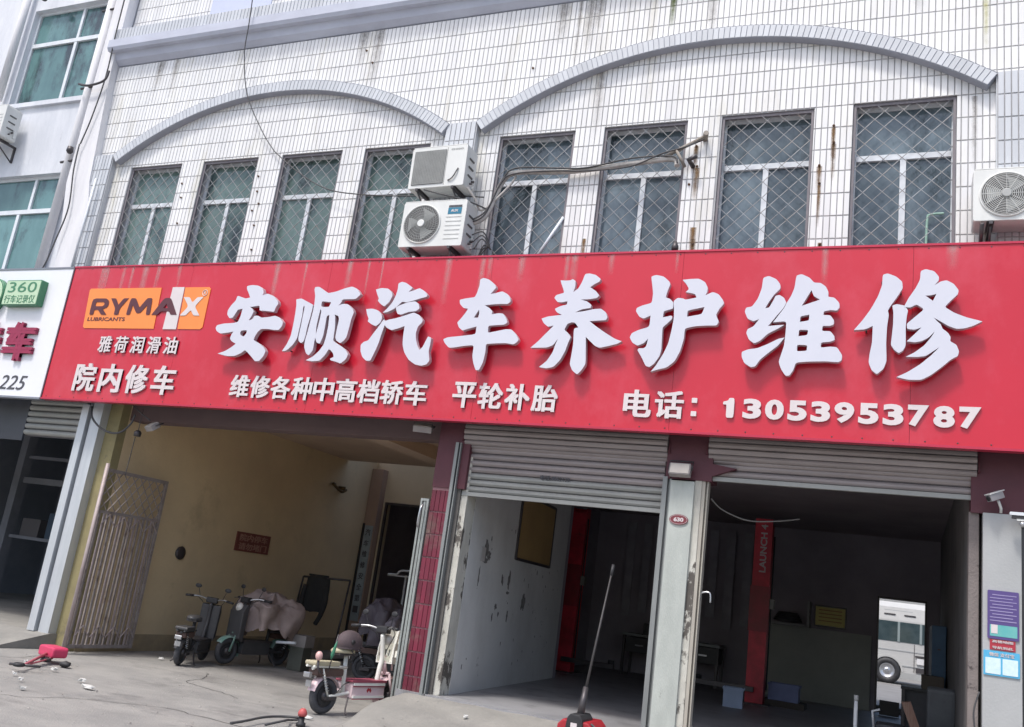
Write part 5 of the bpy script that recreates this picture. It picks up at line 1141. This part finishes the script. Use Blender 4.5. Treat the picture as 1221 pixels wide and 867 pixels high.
tag(MB().lathe([(.05, 0), (.055, .06), (.03, .09)], (-10.45, 10.1, 3.13), 'z', 10).tube([(-10.45, 10.1, 3.2), (-10.45, 10.1, 3.55)], .006, 5).build('lamp_socket', dkmetal_m), 'black lamp socket hanging on a wire beside the looping cable', 'lamp socket')
wire([(-10.48, 10.1, 3.12), (-10.49, 10.1, 2.8), (-10.50, 10.1, 2.55)], .006, cable_m, 'thin cord hanging from the black lamp socket in front of the yellow wall')

# ================================================================== on the pillars
pq = empty('number_plaque', (-2.30, 10.09, 2.645), 'oval maroon plaque reading 630 on the white pillar', 'plaque')
pts = [(-2.30 + .105 * math.cos(2 * PI * i / 32), 2.645 + .058 * math.sin(2 * PI * i / 32)) for i in range(32)]
MB().prism_y(pts, 10.085, 10.099).build('plate', mat('plaque_maroon', (.20, .04, .05), .4, (.15, .03, .04), 5, .5), pq)
text('digits', '630', -2.355, -2.245, 2.622, 2.668, 10.0845, .003, flat_w, pq, .04)
b = MB()
for k in range(32):
    a = 2 * PI * k / 32; a2 = 2 * PI * (k + 1) / 32; b.tube([(-2.30 + .095 * math.cos(a), 10.084, 2.645 + .050 * math.sin(a)), (-2.30 + .095 * math.cos(a2), 10.084, 2.645 + .050 * math.sin(a2))], .002, 4, False)
b.build('rim_line', flat_w, pq)
n1 = empty('notice_board', (.875, 10.09, 2.02), 'purple notice with white small print and a turquoise strip on the right pillar', 'notice')
MB().bbox(.745, 1.01, 10.085, 10.099, 1.80, 2.25, .01).build('board', mat('notice_purple', (.095, .065, .22), .5, (.075, .05, .18), 5, .5), n1)
b = MB()
for k in range(9): b.box(.765 + .02 * (k % 3 == 0), .99 - .03 * (k % 2), 10.0825, 10.084, 2.205 - k * .030, 2.213 - k * .030)
b.build('small_print', mat('lilac_print', (.34, .30, .50), .6, (.26, .22, .42), 9, .6), n1)
MB().box(.765, .995, 10.0825, 10.084, 1.825, 1.93).build('turquoise_strip', mat('notice_teal', (.10, .40, .40), .5, (.18, .46, .42), 7, .7), n1)
MB().box(.775, .83, 10.080, 10.082, 1.85, 1.93).build('white_label', flat_w, n1)
n2 = empty('red_sticker', (.87, 10.09, 1.76), 'small red sticker with pale writing just below the purple notice', 'sticker')
MB().box(.765, .98, 10.090, 10.099, 1.70, 1.795).build('sticker', mat('sticker_red', (.42, .03, .05), .5, (.33, .03, .05), 6, .5), n2)
text('writing', '高德地图', .785, .96, 1.765, 1.79, 10.0895, .002, flat_w, n2, .02); text('writing', '导航到此', .785, .96, 1.71, 1.735, 10.0895, .002, flat_w, n2, .02)
n3 = empty('payment_sign', (.87, 10.09, 1.58), 'light blue sign with two white squares, lowest on the right pillar', 'sign')
MB().bbox(.712, 1.015, 10.088, 10.099, 1.465, 1.69, .008).build('board', mat('sign_sky_blue', (.09, .42, .66), .45, (.07, .36, .6), 4, .5), n3)
for x0 in (.728, .872):
    MB().bbox(x0, x0 + .128, 10.084, 10.087, 1.48, 1.625, .006).build('white_square', mat('pale_blue_card', (.66, .80, .84), .5, (.48, .68, .76), 30, .6), n3)
text('writing', '微信 支付宝', .76, .97, 1.64, 1.675, 10.0875, .002, flat_w, n3, .02)
cc = empty('security_camera', (.82, 10.0, 3.12), 'small grey bullet camera on the head of the right pillar', 'camera')
d = Vector((-.75, -.45, -.38)).normalized(); sd_ = d.cross(Vector((0, 0, 1))).normalized(); u = sd_.cross(d)
MB().obox(Vector((.80, 9.98, 3.14)), d * .075, sd_ * .035, u * .035).build('camera_body', mat('camera_grey', (.30, .29, .30), .5, (.24, .23, .24), 6, .5), cc, .006)
MB().obox(Vector((.80, 9.98, 3.18)) + d * .01, d * .085, sd_ * .042, u * .004).build('sun_hood', ac_m, cc); MB().tube([(.83, 10.0, 3.10), (.86, 10.08, 3.04), (.86, 10.1, 3.0)], .013, 8).build('arm', ac_m, cc)
MB().lathe([(.028, 0), (.028, .006), (.01, .006)], Vector((.80, 9.98, 3.14)) + d * .075, (d, sd_, u), 14).build('lens', black_m, cc)
tf = empty('tube_lamp', (1.0, 9.95, 2.96), 'white tube lamp on a bracket sticking out at the right edge above the pillar', 'lamp')
MB().bbox(.92, 1.9, 9.92, 9.98, 2.965, 2.995, .01).build('lamp_cover', white_alu, tf); MB().box(.94, 1.9, 9.925, 9.975, 2.935, 2.963).build('lamp_shadow_gap', black_m, tf); MB().box(.98, 1.9, 9.93, 9.97, 2.915, 2.934).build('tube', ac_m, tf)
MB().lathe([(.02, 0), (.03, .03), (.02, .05)], (1.03, 9.95, 2.86), 'z', 10).build('cap_nut', chrome_m, tf)
tag(MB().tube(smooth_path([(-2.02, 10.2, 1.84), (-2.01, 10.2, 1.89), (-1.92, 10.2, 1.90), (-1.905, 10.2, 1.80)]), .010, 8).build('pull_hook', chrome_m), 'bent chrome hook on the rail of the white pillar', 'hook')
wire([(-2.0, 10.3, 2.93), (-1.9, 10.5, 2.84), (-1.65, 10.7, 2.77), (-1.35, 10.8, 2.80), (-1.1, 10.9, 2.86)], .008, mat('dim_cable', (.2, .19, .18), .7, (.14, .13, .12), 4, .6), 'pale cable sagging across the top left of the right garage bay')
tag(MB().tube(smooth_path([(.64, 10.12, .40), (.66, 10.10, .8), (.63, 10.08, 1.1), (.68, 10.10, 1.3)]), .008, 6).build('cord', cable_m), 'black cord hanging at the foot of the right pillar edge', 'cord')

# ================================================================== inside the garage hall
def lift(x, label, words):
    r = empty('car_lift_post', (x, 17.0, .35), label, 'car lift', 'the two posts of the car lift')
    MB().box(x - .15, x + .15, 16.86, 16.90, .37, 3.32 if words is None else 3.5).box(x - .15, x - .13, 16.90, 17.12, .37, 3.4).box(x + .13, x + .15, 16.90, 17.12, .37, 3.4).box(x - .13, x + .13, 17.10, 17.12, .37, 3.4).build('post', lift_red, r)
    MB().box(x - .26, x + .26, 16.72, 17.28, .35, .37).build('base_plate', dkmetal_m, r)
    MB().box(x - .17, x + .17, 16.83, 16.859, 1.55, 2.32).build('carriage', mat('greasy_red', (.34, .03, .045), .5, (.20, .03, .035), 5, .8), r)
    sg = 1 if x < -4 else -1
    MB().box(min(x, x + sg * 1.0), max(x, x + sg * 1.0), 16.72, 16.82, .55, .63).build('arm', dkmetal_m, r); MB().tube([(x + sg * .95, 16.77, .63), (x + sg * .95, 16.77, .70)], .06, 12).build('arm_pad', black_m, r)
    MB().tube([(x + .19, 16.9, .6), (x + .19, 16.9, 3.2)], .014, 6).build('hydraulic_hose', black_m, r)
    MB().bbox(x + .155, x + .24, 16.88, 17.02, 1.95, 2.12, .01).build('motor_box', mat('motor_grey', (.22, .22, .20), .5, (.16, .16, .15), 5, .6), r)
    if words:
        t = text('lettering', words, 0, .84, 0, .115, 0, .003, mat('dim_white_print', (.62, .55, .55), .6, (.5, .42, .42), 9, .6), None, .03)
        for v in t.data.vertices: X, Y, Z = v.co; v.co = (x + .02 - Z + .05, 16.859 + Y, 2.56 + X)
        t.parent = r; t.matrix_parent_inverse = world_of(r).inverted()
    return r
lift(-5.78, 'red steel lift post in the left garage bay, at the end of the white wall', None)
lift(-2.30, 'red steel lift post with white lettering in the right garage bay', 'LAUNCH 4')
# board and stains on the white wall
def wallx(y): return -4.97 - (y - 10.46) * (.48 / 5.74)
wb = empty('wall_board', (wallx(13.2), 13.2, 2.6), 'brown wooden board with dark edging on the white garage wall', 'board')
tan = Vector((-.48, 5.74, 0)).normalized(); nor = Vector((5.74, .48, 0)).normalized()
def wbox(yc, zc, hy, hz, t, off=.012): return MB().obox(Vector((wallx(yc), yc, zc)) + nor * off, tan * hy, nor * t, Vector((0, 0, hz)))
wbox(13.25, 2.58, .90, .46, .008).build('board', mat('ochre_board', (.40, .27, .11), .7, (.32, .21, .09), 2, .7), wb)
for (yc, zc, hy, hz) in ((12.34, 2.58, .02, .48), (14.16, 2.58, .02, .48), (13.25, 2.11, .90, .02), (13.25, 3.05, .90, .02)): wbox(yc, zc, hy, hz, .014, .016).build('board_edge', dkmetal_m, wb)
stain_m = mat('soot_mark', (.13, .125, .12), .9, (.24, .235, .23), 14, .9)
st = empty('torn_poster_remains', (wallx(11.0), 11.05, 2.1), 'dark smudges and torn paper left on the white garage wall', 'poster scrap')
rnd = random.Random(5)
def blob(yc, zc, ry, rz, seed, m, t=.0015, par=None, off=.004):
    rr = random.Random(seed); pts = []
    for i in range(18):
        a = 2 * PI * i / 18; q = 1 + rr.uniform(-.38, .38); pts.append((ry * q * math.cos(a), rz * q * math.sin(a)))
    b = MB(); n = len(pts); c = Vector((wallx(yc), yc, zc)) + nor * off
    for k in (0, 1):
        for (u, w_) in pts: b.v.append(tuple(c + tan * u + Vector((0, 0, w_)) + nor * (k * t)))
    b.face(list(range(n))); b.face([n + i for i in reversed(range(n))])
    for i in range(n): j = (i + 1) % n; b.face([i, j, n + j, n + i])
    return b.build('smudge', m, par)
for i, (yc, zc, ry, rz) in enumerate(((11.08, 2.14, .07, .12), (11.22, 2.06, .06, .06), (11.05, 2.0, .12, .04), (10.93, 1.78, .02, .12), (11.9, 1.78, .04, .07), (12.2, 1.78, .045, .12), (12.2, 1.62, .06, .02), (11.75, 1.42, .05, .04), (11.9, 1.32, .03, .03), (12.3, 1.30, .03, .07), (13.0, 1.52, .10, .10), (11.65, 1.28, .02, .05))):
    blob(yc, zc, ry, rz, i, stain_m, .0015 + i * .0003, st)
wbox(10.98, 2.06, .07, .09, .003, .008).build('paper_scrap', mat('scrap_paper', (.50, .48, .46), .8, (.38, .36, .35), 8, .6), st)
# blue sheet hanging beyond the wall end, shelf, plaque, bins, pole
tag(MB().box(-6.34, -5.95, 17.9, 17.93, 1.6, 3.2).build('blue_sheet', mat('dusty_blue_sheet', (.16, .20, .36), .8, (.11, .14, .26), 3, .8)), 'dusty blue sheet hanging left of the red lift post in the left bay', 'sheet')
bk = empty('grey_curtain', (-4.4, 19.9, 2.2), 'grey plastic strips hanging in the dark back of the left garage bay', 'curtain')
stm = mat('dim_grey_strip', (.36, .35, .39), .6, (.25, .24, .27), 3, .8)
for k in range(9): MB().box(-5.6 + k * .36, -5.42 + k * .36, 19.80 + .02 * (k % 2), 19.81 + .02 * (k % 2), 1.5 + .1 * (k % 3), 3.5).build('strip', stm, bk)
yp = empty('wall_plaque', (-1.33, 19.98, 2.0), 'yellow plaque with red lines on the dark back wall', 'plaque')
MB().box(-1.64, -1.02, 19.96, 19.999, 1.80, 2.22).build('frame', dkmetal_m, yp); MB().box(-1.61, -1.05, 19.95, 19.958, 1.83, 2.19).build('plate', mat('plaque_yellow', (.75, .66, .22), .6, (.62, .54, .2), 6, .5), yp)
for k in range(4): MB().box(-1.55, -1.11, 19.946, 19.949, 2.12 - k * .07, 2.14 - k * .07).build('printed_line', mat('plaque_line', (.5, .28, .1), .6, (.4, .22, .1), 6, .5), yp)
sf = empty('wall_shelf', (-2.1, 19.8, 1.8), 'pale wall shelf with a dark coil on it, right of the lettered lift post', 'shelf')
MB().box(-2.5, -1.72, 19.55, 19.99, 1.74, 1.79).build('shelf_plank', mat('shelf_grey_pale', (.30, .30, .30), .6, (.22, .22, .22), 5, .6), sf); MB().box(-1.74, -1.70, 19.55, 19.99, 1.74, 2.25).build('shelf_end', pillar_g, sf); MB().box(-2.66, -2.52, 19.8, 19.99, 1.4, 2.5).build('shelf_post', mat('olive_post', (.15, .15, .11), .6, (.11, .11, .08), 5, .6), sf)
co = MB()
for k in range(5): co.torus((-2.12, 19.75, 1.84 + k * .035), .26 - .02 * k, .018, 'z', 24, 6)
tag(co.build('hose_coil', cable_m), 'coiled black hose lying on the pale wall shelf', 'hose')
def crate(x, y, z, w, d, h, m, label, rz=0):
    r = empty('plastic_bin', (x, y, z), label, 'bin', 'blue plastic bins on the garage floor', rz); t = .02
    o = MB().box(-w / 2, w / 2, -d / 2, d / 2, 0, t).box(-w / 2, -w / 2 + t, -d / 2, d / 2, t, h).box(w / 2 - t, w / 2, -d / 2, d / 2, t, h).box(-w / 2 + t, w / 2 - t, -d / 2, -d / 2 + t, t, h).box(-w / 2 + t, w / 2 - t, d / 2 - t, d / 2, t, h).build('bin_body', m); o.parent = r
    for q in (-1, 1): o = MB().box(-w / 2 - .015, w / 2 + .015, q * (d / 2 + .008) - .007, q * (d / 2 + .008) + .007, h - .04, h).build('bin_rim', m); o.parent = r
    return r
blm = mat('faded_blue_plastic', (.20, .24, .44), .6, (.15, .18, .34), 4, .7)
bl2 = mat('pale_blue_plastic', (.34, .42, .58), .6, (.27, .34, .48), 4, .7)
crate(-2.44, 15.6, .35, .30, .26, .30, bl2, 'pale blue bin on the floor at the left foot of the lettered lift post', .1)
crate(-1.86, 17.4, .45, .50, .35, .28, blm, 'faded blue bin to the right of the lettered lift post', 0)
tag(MB().box(-2.2, -1.5, 17.15, 17.75, .35, .449).build('pallet', mat('dark_pallet', (.08, .07, .06), .8, (.06, .05, .045), 5, .7)), 'low dark pallet under the faded blue bin', 'pallet')
pp = tag(MB().tube([(-.475, 12.0, .35), (-.475, 12.0, .94)], .022, 10).build('white_pole', white_alu), 'short white pole standing on the floor of the right garage bay', 'pole')
MB().tube([(-.475, 12.0, .94), (-.475, 12.0, 1.0)], .026, 10).build('pole_cap', pillar_g, pp)
cb = empty('tool_cabinet', (.72, 16.6, .35), 'dim blue metal cabinet against the right wall of the garage', 'cabinet')
cbm = mat('dim_blue_cabinet', (.06, .14, .25), .5, (.04, .10, .19), 3, .7)
MB().box(.42, .62, 15.9, 17.4, .35, 2.0).build('cabinet_body', cbm, cb, .01)
for k in range(3): MB().box(.43, .61, 15.885, 15.899, .42 + k * .5, .88 + k * .5).build('door', cbm, cb); MB().box(.50, .54, 15.87, 15.884, .64 + k * .5, .66 + k * .5).build('handle', dkmetal_m, cb)
tag(MB().box(.28, .58, 15.45, 15.85, 1.06, 1.26).build('wooden_box', mat('dim_brown_box', (.13, .11, .09), .8, (.10, .08, .07), 4, .7), None, .008), 'brown box on the dark bench beside the rear doorway', 'box')
wbn = empty('workbench', (.3, 15.8, .35), 'dark workbench under the brown box beside the rear doorway', 'workbench')
MB().box(.0, .60, 15.4, 15.86, 1.02, 1.06).build('bench_top', dk, wbn); MB().box(.02, .59, 15.5, 15.84, .36, 1.019).build('bench_front', mat('dim_grey_metal', (.10, .10, .11), .6, (.07, .07, .08), 4, .7), wbn)
for xx, yy in ((.01, 15.42), (.54, 15.42)): MB().box(xx, xx + .05, yy, yy + .05, .35, 1.019).build('leg', dkmetal_m, wbn)
# loose car seat and boards at the bottom right
ch = empty('grey_car_seat', (.45, 12.9, .35), 'grey padded car seat on the floor near the right wall', 'car seat')
gseat = mat('grey_seat_cloth', (.14, .15, .16), .8, (.10, .105, .115), 4, .7, bump=.2)
MB().bbox(.28, .60, 12.6, 13.1, .45, .70, .06, 4).build('cushion', gseat, ch, .02)
MB().obox((.46, 13.15, .92), (.16, 0, 0), (0, .07, .02), (0, -.05, .26)).build('backrest', gseat, ch, .04)
MB().box(.30, .58, 12.65, 13.1, .35, .449).build('seat_rail', dkmetal_m, ch)
tag(MB().obox((.18, 12.3, .68), (.05, 0, .01), (.0, .10, .0), (-.12, .0, .32)).build('board', mat('brown_red_board', (.17, .085, .065), .7, (.24, .17, .13), 12, .8, stretch=(6, 1, .6))), 'leaning reddish brown board left of the grey padded car seat', 'board')
tag(MB().bbox(-.28, .10, 12.4, 12.9, .35, .70, .05).build('covered_heap', mat('dark_tarp', (.07, .075, .085), .7, (.05, .05, .06), 4, .8, bump=.4, bscale=10), None, .03), 'dark covered heap on the floor left of the leaning board', 'heap')
tag(MB().tube([(-.28, 12.3, .62), (-.30, 12.25, .84), (-.22, 12.25, .87)], .014, 8).build('bent_rod', white_alu), 'short bent white rod standing in front of the dark heap', 'rod')
tag(MB().box(-.36, -.02, 19.3, 19.34, .36, .62).build('plank', dk), 'dark plank lying across the rear doorway sill', 'plank')

# bus in the rear yard
bs_ = empty('minibus', (-1.5, 33.0, .47), 'white minibus seen through the rear doorway', 'minibus')
bw = mat('bus_white', (.50, .50, .485), .35, (.43, .43, .42), 2, .6); bgl = mat('bus_glass', (.025, .045, .05), .08, (.06, .085, .09), 2.2, .8, spec=.6)
YB = 33.0
prof = [(YB, .85), (YB - .01, 1.75), (YB + .03, 2.45), (YB + .10, 2.85), (YB + .35, 3.02), (YB + 1.8, 3.02), (YB + 2.0, 2.85), (YB + 2.1, .85)]
MB().prism_x(prof, -5.5, .86).build('body', bw, bs_)
MB().box(-5.4, .80, YB - .022, YB - .012, 1.78, 2.40).build('window_band', bgl, bs_)
for x in (-4.2, -3.1, -2.0, -1.0, -.10, .55): MB().box(x - .035, x + .035, YB - .032, YB - .023, 1.78, 2.40).build('window_pillar', mat('bus_pillar', (.25, .30, .30), .4, (.2, .24, .24), 3, .5), bs_)
MB().box(-5.5, .86, YB - .02, YB - .003, 1.50, 1.53).box(-5.5, .86, YB - .02, YB - .003, 1.05, 1.08).build('trim_line', pillar_g, bs_)
for x in (-.42, -4.1):
    w = MB().torus((x, YB - .02, .86), .30, .10, 'y', 32, 10).build('wheel', black_m, bs_)
    MB().lathe([(.27, 0), (.27, -.04), (.19, -.05), (.18, -.02), (.06, -.02), (.05, -.06)], (x, YB - .04, .86), 'y', 28).build('rim', chrome_m, w)
    fm_ = MB(); P = arc(x, .86, .48, 0, 180, 20); P2 = arc(x, .86, .42, 180, 0, 20)
    fm_.prism_y(P + P2, YB - .05, YB - .012).build('wheel_arch', bw, bs_)
    MB().lathe([(.41, 0), (.41, .02)], (x, YB - .011, .86), 'y', 32).build('wheel_well', black_m, bs_)
MB().bbox(.44, .80, YB - .06, YB - .004, 1.16, 1.34, .03).build('headlight', mat('bus_lamp', (.7, .7, .7), .2, (.55, .55, .55), 6, .5), bs_)
MB().box(.40, .80, YB - .05, YB - .021, 1.36, 1.42).box(.42, .84, YB - .05, YB - .021, .90, 1.04).build('grille_trim', dkmetal_m, bs_)
MB().box(-.55, .3, YB + .08, YB + .12, 2.66, 2.76).build('roof_vent', pillar_g, bs_)

# ================================================================== foreground
jkx, jky, jz = -2.93, 9.22, ramp_z(-2.93, 9.22)
fj = empty('floor_jack', (jkx, jky, jz), 'red wheeled garage jack with a long dark upright handle in front of the left bay', 'jack')
b = MB()
MB().prism_y([(-3.13, jz + .05), (-2.73, jz + .05), (-2.75, jz + .26), (-2.80, jz + .31), (-3.06, jz + .31), (-3.11, jz + .26)], jky - .10, jky + .38).build('jack_body', red_m, fj, .015)
MB().prism_y([(-3.035, jz + .10), (-2.825, jz + .10), (-2.85, jz + .33), (-2.88, jz + .37), (-2.98, jz + .37), (-3.01, jz + .33)], jky - .125, jky + .22).build('pump_cover', black_m, fj, .01)
MB().box(-2.965, -2.90, jky - .129, jky - .1255, jz + .25, jz + .29).build('label', flat_w, fj)
MB().tube([(-2.93, jky + .05, jz + .34), (-2.925, jky + .12, jz + .62)], [.04, .028], 12).build('handle_socket', dkmetal_m, fj)
MB().tube([(-2.925, jky + .12, jz + .60), (-2.90, jky + .55, 2.02)], [.014, .009], 10).build('handle', mat('worn_handle', (.06, .055, .055), .6, (.04, .04, .04), 6, .6), fj)
MB().tube([(-2.902, jky + .53, 1.94), (-2.899, jky + .56, 2.06)], .019, 8).build('grip', black_m, fj)
for x in (-3.15, -2.71):
    for y in (jky - .04, jky + .32): MB().lathe([(.055, -.02), (.055, .02)], (x, y, jz + .055), 'x', 16).build('wheel', dkmetal_m, fj)
cpts = [(-2.78, jky - .05, jz + .30), (-2.62, jky - .05, jz + .22), (-2.40, jky, jz + .24), (-2.28, jky + .02, jz + .24)]
wire(cpts, .012, cable_m, 'black cord running right from the red jack')
# fallen toy scooter and litter on the yard
ty = empty('toy_scooter', (-9.7, 8.85, 0), 'small toy scooter with a bright pink seat lying on its side', 'toy scooter')
pk = mat('hot_pink_plastic', (.62, .05, .13), .45, (.54, .05, .12), 6, .5); pk2 = mat('dull_pink_tube', (.42, .10, .13), .5, (.34, .1, .12), 6, .5)
MB().bbox(-10.18, -9.80, 9.02, 9.22, .07, .20, .04, 4).rot(-.25, 'Z', (-10, 9.1, 0)).build('seat', pk, ty, .02)
MB().tube([(-9.98, 9.02, .11), (-9.46, 8.25, .05)], .018, 8).tube([(-9.9, 9.05, .06), (-9.62, 8.5, .045)], .012, 8).build('stem', pk2, ty)
MB().tube([(-9.62, 8.20, .05), (-9.30, 8.36, .06)], .015, 8).build('handlebar', dkmetal_m, ty)
for c in ((-9.42, 8.16, .07), (-9.86, 8.92, .05), (-10.16, 9.16, .045)): MB().torus(c, .045, .022, 'z', 16, 8).build('wheel', black_m, ty)
MB().tube([(-10.1, 9.12, .06), (-9.86, 8.96, .05)], .012, 6).build('rear_axle', dkmetal_m, ty)
lit = mat('litter_white', (.52, .52, .50), .8, (.55, .55, .53), 20, .5)
for i, (x, y, sx, sy, lb) in enumerate(((-8.19, 8.05, .13, .05, 'largest white paper scrap on the yard concrete'), (-8.58, 8.34, .075, .05, 'white scrap just beyond the largest paper scrap'), (-8.30, 7.30, .06, .04, 'white scrap nearest the front of the yard'), (-8.78, 7.68, .05, .035, 'small white scrap in front of the toy handlebar'), (-9.35, 8.62, .06, .05, 'white scrap beside the toy scooter stem'), (-9.94, 8.7, .05, .05, 'pale scrap at the toy scooter seat'), (-10.05, 11.15, .06, .05, 'white scrap by the foot of the yellow wall'), (-5.95, 9.02, .12, .03, 'white scrap under the white scooter'), (-9.15, 7.9, .05, .03, 'tiny scrap left of the paper scraps'), (-4.3, 9.55, .04, .03, 'white scrap on the concrete ramp'))):
    rr = random.Random(i + 40); b = MB(); n = 9; z = .012 + (ramp_z(x, y) + .004 if x > -5 else 0)
    for k in (0, 1):
        for j in range(n):
            a = 2 * PI * j / n; q = rr.uniform(.35, .95); b.v.append((x + sx * q * math.cos(a), y + sy * q * math.sin(a), z + k * .012 + rr.uniform(0, .02) * k))
    b.face(list(reversed(range(n)))); b.face([n + j for j in range(n)])
    for j in range(n): b.face([j, (j + 1) % n, n + (j + 1) % n, n + j])
    tag(b.build('paper_scrap', lit), lb, 'litter', 'scraps of litter on the concrete')
tag(MB().ellipsoid((-9.62, 9.02, .03), .08, .06, .035, 10, 6, -1, .5).build('black_scrap', black_m), 'black lump on the concrete under the toy scooter', 'litter')
wire([(-6.02, 7.82, .03), (-6.0, 8.0, .04), (-6.03, 8.35, .05), (-5.98, 8.6, .05), (-5.80, 8.72, .06)], .013, cable_m, 'black hose lying on the concrete at the bottom edge', 'hose', name='hose')
wire([(-5.85, 8.15, .02), (-5.78, 8.4, .06), (-5.88, 8.62, .03), (-5.80, 8.75, .04)], .012, cable_m, 'thin black cord beside the hose at the bottom edge', 'cord', name='cord')
rc = empty('hand_pump', (-5.72, 8.58, 0), 'small red topped pump standing beside the hose, in front of the scooter', 'pump')
MB().lathe([(.05, 0), (.05, .03), (.032, .04), (.032, .10)], (-5.72, 8.58, .0), 'z', 16).build('pump_base', black_m, rc)
MB().lathe([(.045, 0), (.05, .03), (.035, .06), (.02, .075)], (-5.72, 8.58, .10), 'z', 16).build('pump_top', mat('faded_red_plastic', (.50, .09, .09), .5, (.4, .08, .08), 6, .5), rc)

# more small soot flecks on the white garage wall, and loose grit on the concrete
rnd = random.Random(77); b = MB()
for i in range(46):
    yc = 10.7 + 4.2 * rnd.random() ** .8; zc = .6 + 2.0 * rnd.random(); rr_ = rnd.uniform(.006, .022); c = Vector((wallx(yc), yc, zc)) + nor * .004
    k = len(b.v)
    for j in range(7):
        a = 2 * PI * j / 7; q = rnd.uniform(.5, 1.4); b.v.append(tuple(c + tan * (rr_ * q * math.cos(a)) + Vector((0, 0, rr_ * 1.6 * q * math.sin(a)))))
    b.face([k + j for j in range(7)])
tag(b.build('flecks', stain_m, st), kind='stuff')
b = MB()
for i in range(900):
    x = rnd.uniform(-12, 1.5); y = rnd.uniform(6.3, 11.5) if x > -5.5 else rnd.uniform(6.3, 16)
    if x > -5.6 and y > 10: continue
    r_ = rnd.uniform(.004, .013) * (1.6 if rnd.random() < .06 else 1); z = (ramp_z(x, y) + .002 if x > -5.7 and y > 8.1 else .001)
    k = len(b.v)
    for (dx, dy, dz_) in ((-1, -.6, 0), (.9, -.8, 0), (.7, .9, 0), (-.8, .8, 0), (rnd.uniform(-.3, .3), rnd.uniform(-.3, .3), rnd.uniform(.5, 1.1))):
        b.v.append((x + dx * r_ * rnd.uniform(.6, 1.3), y + dy * r_ * rnd.uniform(.6, 1.3), z + dz_ * r_))
    for q in ((0, 1, 4), (1, 2, 4), (2, 3, 4), (3, 0, 4)): b.face([k + j for j in q])
tag(b.build('grit', mat('grit_mix', (.16, .15, .14), .9, (.42, .40, .37), 25, 1.0)), 'loose grit and chips scattered over the concrete yard and ramp', 'grit', kind='stuff')
# bus details
MB().box(-1.2, -1.18, YB - .026, YB - .021, .9, 1.75).box(.36, .375, YB - .026, YB - .021, .9, 1.75).build('door_gap', dkmetal_m, bs_)
for x in (-.55, .05): MB().bbox(x, x + .34, YB + .035, YB + .06, 2.60, 2.64, .01).build('roof_louvre', dkmetal_m, bs_)
MB().tube(smooth_path([(.80, YB, 2.35), (.95, YB - .15, 2.3), (.96, YB - .2, 2.05)]), .02, 6).build('mirror_arm', dkmetal_m, bs_)
MB().box(-1.0, -.15, YB - .0115, YB - .0112, 1.80, 2.38).build('seat_backs', mat('seat_grey_green', (.07, .09, .09), .7, (.03, .045, .045), 5, .9), bs_)

# dim clutter at the back of the left bay
tb_ = empty('tool_bench', (-4.3, 19.3, .35), 'dim steel bench against the dark back wall of the left bay', 'workbench')
MB().box(-5.3, -3.3, 19.0, 19.7, 1.12, 1.17).build('bench_top', rail_m, tb_)
for x in (-5.28, -3.37):
    for y in (19.02, 19.62): MB().box(x, x + .05, y, y + .05, .35, 1.119).build('leg', dkmetal_m, tb_)
for x in (-5.2, -4.55, -3.9): MB().bbox(x, x + .56, 19.0, 19.6, .80, 1.10, .01).build('drawer', dk, tb_); MB().box(x + .2, x + .36, 18.97, 18.999, .93, .96).build('drawer_handle', chrome_m, tb_)
tag(MB().bbox(-4.9, -4.45, 19.15, 19.4, 1.17, 1.40, .02).tube(smooth_path([(-4.82, 19.27, 1.40), (-4.80, 19.27, 1.47), (-4.55, 19.27, 1.47), (-4.53, 19.27, 1.40)]), .012, 6).build('tool_box', dk), 'dark tool box with a handle on the dim bench', 'tool box')

# hairline cracks in the yard concrete
rnd = random.Random(21); b = MB()
for (x, y, a, L) in ((-11.5, 8.9, .1, 3.2), (-8.2, 6.9, 1.0, 2.8), (-7.2, 9.4, 2.6, 2.4), (-6.9, 11.6, .3, 2.0), (-9.9, 7.2, .5, 2.2)):
    px_, py_ = x, y; n = int(L / .12); k0 = None
    for i in range(n + 1):
        w = .004 + .004 * rnd.random(); nx, ny = -math.sin(a), math.cos(a); k = len(b.v)
        z = max(-.004, 0.012 * math.sin(px_ * 1.3 + py_ * .7) * math.sin(py_ * 1.9) - 0.012 + .0035) if False else 0.012 * math.sin(px_ * 1.3 + py_ * .7) * math.sin(py_ * 1.9) - 0.0075
        b.v += [(px_ - nx * w, py_ - ny * w, z), (px_ + nx * w, py_ + ny * w, z)]
        if i: b.face([k - 2, k, k + 1, k - 1])
        a += rnd.gauss(0, .28); px_ += math.cos(a) * .12; py_ += math.sin(a) * .12
tag(b.build('cracks', mat('crack_dark', (.07, .068, .065), .95, (.11, .105, .10), 12, .6)), 'hairline cracks wandering across the yard concrete', 'crack', kind='stuff')

for i, (x, w, h, m_) in enumerate(((-16.3, .5, .35, slat_m), (-15.6, .4, .5, cbm), (-15.0, .5, .3, red_m))):
    MB().bbox(x, x + w, 13.35, 13.65, 1.461, 1.46 + h, .02).build('stock_box', mat('dim_box_%d' % i, [(.10, .095, .10), (.05, .08, .12), (.12, .05, .05)][i], .7), nb)
